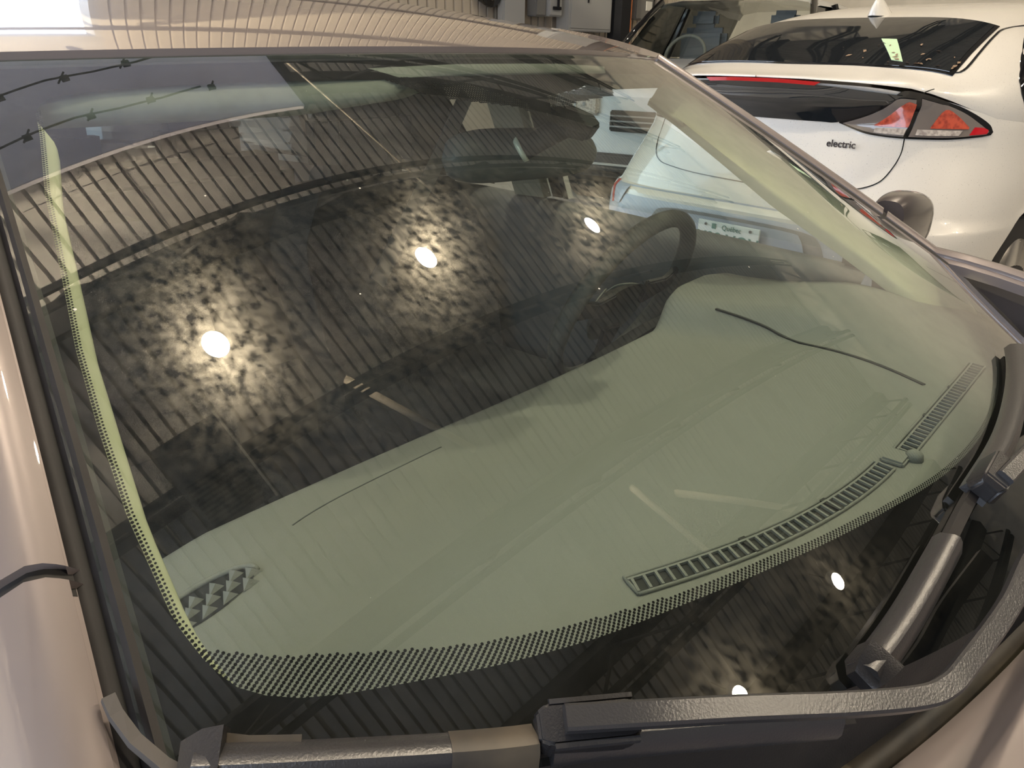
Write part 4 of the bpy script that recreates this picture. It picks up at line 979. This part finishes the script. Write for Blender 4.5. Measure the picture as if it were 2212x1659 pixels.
for s in (-1, 1):
    MB().tube([(s*.86, -1.10, 1.19), (s*.80, -1.4, 1.44), (s*.70, -1.74, 1.68)], [.03, .026, .03], 8).build('a_pillar', M['blackgloss'], sv, smooth=True)
    for y0, y1 in ((-1.35, -2.35), (-2.45, -3.3), (-3.4, -4.1)):
        yt = y0-.35 if y0 == -1.35 else y0
        g = [[(s*(.90-.20*t), y0+(yt-y0)*t, 1.20+.46*t), (s*(.90-.20*t), y1, 1.20+.46*t)] for t in (0, .5, 1)]
        MB().slab(g, [[Vector(p)-Vector((s*.01, 0, 0)) for p in r] for r in g]).build('side_window', M['rearglass'], sv)
    MB().tube([(s*.90, -2.40, 1.18), (s*.71, -2.40, 1.66)], .05, 8).build('b_pillar', M['blackgloss'], sv)
    # headlight, recessed clear box with inner tube
    hl = MB().box((s*.62, .015, .845), (.40, .06, .150)).build('headlight', M['clearlens'], sv, bevel=.02)
    MB().box((s*.62, .047, .86), (.012, .012, .10)).build('light_divider', M['chrome'], hl)
    MB().tube([(s*.54, .04, .855), (s*.54, .052, .855)], .016, 16).build('light_lens', M['chrome'], hl)
    MB().box((s*.66, .03, .57), (.22, .03, .03)).build('bumper_marker', M['cabinetdark'], sv, bevel=.004)
    mr_ = MB().box((s*1.03, -1.30, 1.20), (.20, .10, .16)).build('door_mirror', M['silver'], sv, bevel=.03)
    MB().box((s*.92, -1.30, 1.15), (.10, .05, .05)).build('mirror_arm', M['blackplastic'], mr_, bevel=.01)
    for y in (-.80, -3.5):
        MB().disc((s*.80, y, .37), .40, (1, 0, 0), 40, .27).build('wheel_arch', M['tyre'], sv)
        t = MB().disc((s*.83, y, .37), .37, (1, 0, 0), 44, .24).build('wheel', M['tyre'], sv)
        r = MB().disc((s*.95, y, .37), .24, (1, 0, 0), 30, .02)
        for k_ in range(7):
            a = 2*PI*k_/7; r.box((s*.965, y+.12*math.cos(a), .37+.12*math.sin(a)), (.02, .22, .035), Matrix.Rotation(a, 3, 'X'))
        r.build('rim', M['alloy'], t)
MB().box((0, .02, .74), (.62, .05, .16)).build('grille', M['blackgloss'], sv, bevel=.01)
for i in range(3): MB().box((0, .05, .70+.04*i), (.60, .012, .012)).build('grille_bar', M['chrome'], sv)
MB().box((0, .02, .42), (1.36, .06, .14)).build('lower_grille', M['blackplastic'], sv, bevel=.02)
MB().box((0, .055, .405), (1.30, .015, .018)).build('bumper_chrome', M['chrome'], sv, bevel=.004)
MB().box((0, -1.35, 1.14), (1.5, .5, .06)).build('dashboard', M['dashdark'], sv, bevel=.02)
for x in (-.38, .38): MB().box((x, -2.1, 1.22), (.46, .14, .50)).build('front_seat', M['greytrim'], sv, bevel=.05); MB().box((x, -2.1, 1.54), (.26, .10, .15)).build('headrest', M['greytrim'], sv, bevel=.04)
m = MB(); n = 32; cc = Vector((.38, -1.62, 1.22)); m.tube([cc+Vector((math.cos(2*PI*i/n)*.19, -.08*math.sin(2*PI*i/n), math.sin(2*PI*i/n)*.17)) for i in range(n+1)], .016, 8).build('steering_wheel', M['leather'], sv, smooth=True)
MB().box((0, -2.2, .32), (1.7, 4.1, .10)).build('underbody', M['tyre'], sv)

# ================================================================== BACK WALL FURNITURE
def cabinet(x, z, w_, h_, mat, label, d=.25, extra=None):
    c_ = empty('electrical_cabinet', (x, YB-.34-d/2, z), label=label, cat='cabinet')
    MB().box((0, 0, h_/2), (w_, d, h_)).build('box', M[mat], c_, bevel=.01)
    MB().box((0, -d/2-.006, h_/2), (w_*.92, .014, h_*.95)).build('door', M[mat], c_, bevel=.003)
    return c_
cb = cabinet(7.68, 1.35, .44, 1.1, 'cabinet', 'blue-grey flat wall panel box left of the brown box', d=.10)
cb = cabinet(8.15, 1.66, .20, .75, 'cabinetdark', 'narrow brown-grey wall box between two grey boxes', d=.16)
cb = cabinet(8.42, 1.67, .27, .62, 'cabinet', 'small grey disconnect box with a lever handle', d=.20)
MB().box((0, -.13, .10), (.16, .03, .04)).box((0, -.15, .16), (.03, .03, .14)).build('handle', M['steel'], cb, bevel=.004)
cb = cabinet(9.22, 1.50, 1.05, 1.5, 'cabinet', 'large grey electrical cabinet with a tall door', d=.22)
MB().box((-.1, -.13, .42), (.02, .02, .10)).build('latch', M['steel'], cb)
cb = cabinet(10.66, 1.70, .52, .62, 'cabinetdark', 'brown-grey meter box carrying a white label', d=.20)
MB().box((.10, -.12, .20), (.16, .012, .13)).build('label_sticker', M['label'], cb)
MB().tube([(0, 0, 0), (0, 0, -.5)], .02, 8).build('conduit', M['lightpipe'], cb)
pst = empty('steel_post', (9.98, 7.26, 0), label='black steel column with a narrow orange edge beside the big grey cabinet', cat='column')
MB().box((0, 0, (ZD-.2)/2), (.24, .24, ZD-.2)).build('column', M['steel'], pst)
MB().box((.135, -.02, (ZD-.2)/2), (.025, .20, ZD-.2)).build('edge_strip', M['orangeedge'], pst)
for x, z, lb in ((7.28, 1.93, 'round black wall lamp with clear dome above the sedan roof'), (11.25, 1.95, 'round black wall lamp beside the meter box')):
    rl = empty('wall_lamp', (x, 7.42, z), label=lb, cat='wall lamp')
    MB().tube([(0, .18, 0), (0, .0, 0), (0, -.04, 0)], [.12, .20, .19], 24).build('bezel', M['blackgloss'], rl, smooth=True)
    MB().tube([(0, -.04, 0), (0, -.09, 0), (0, -.11, 0)], [.12, .09, .02], 20).build('dome', M['clearlens'], rl, smooth=True)
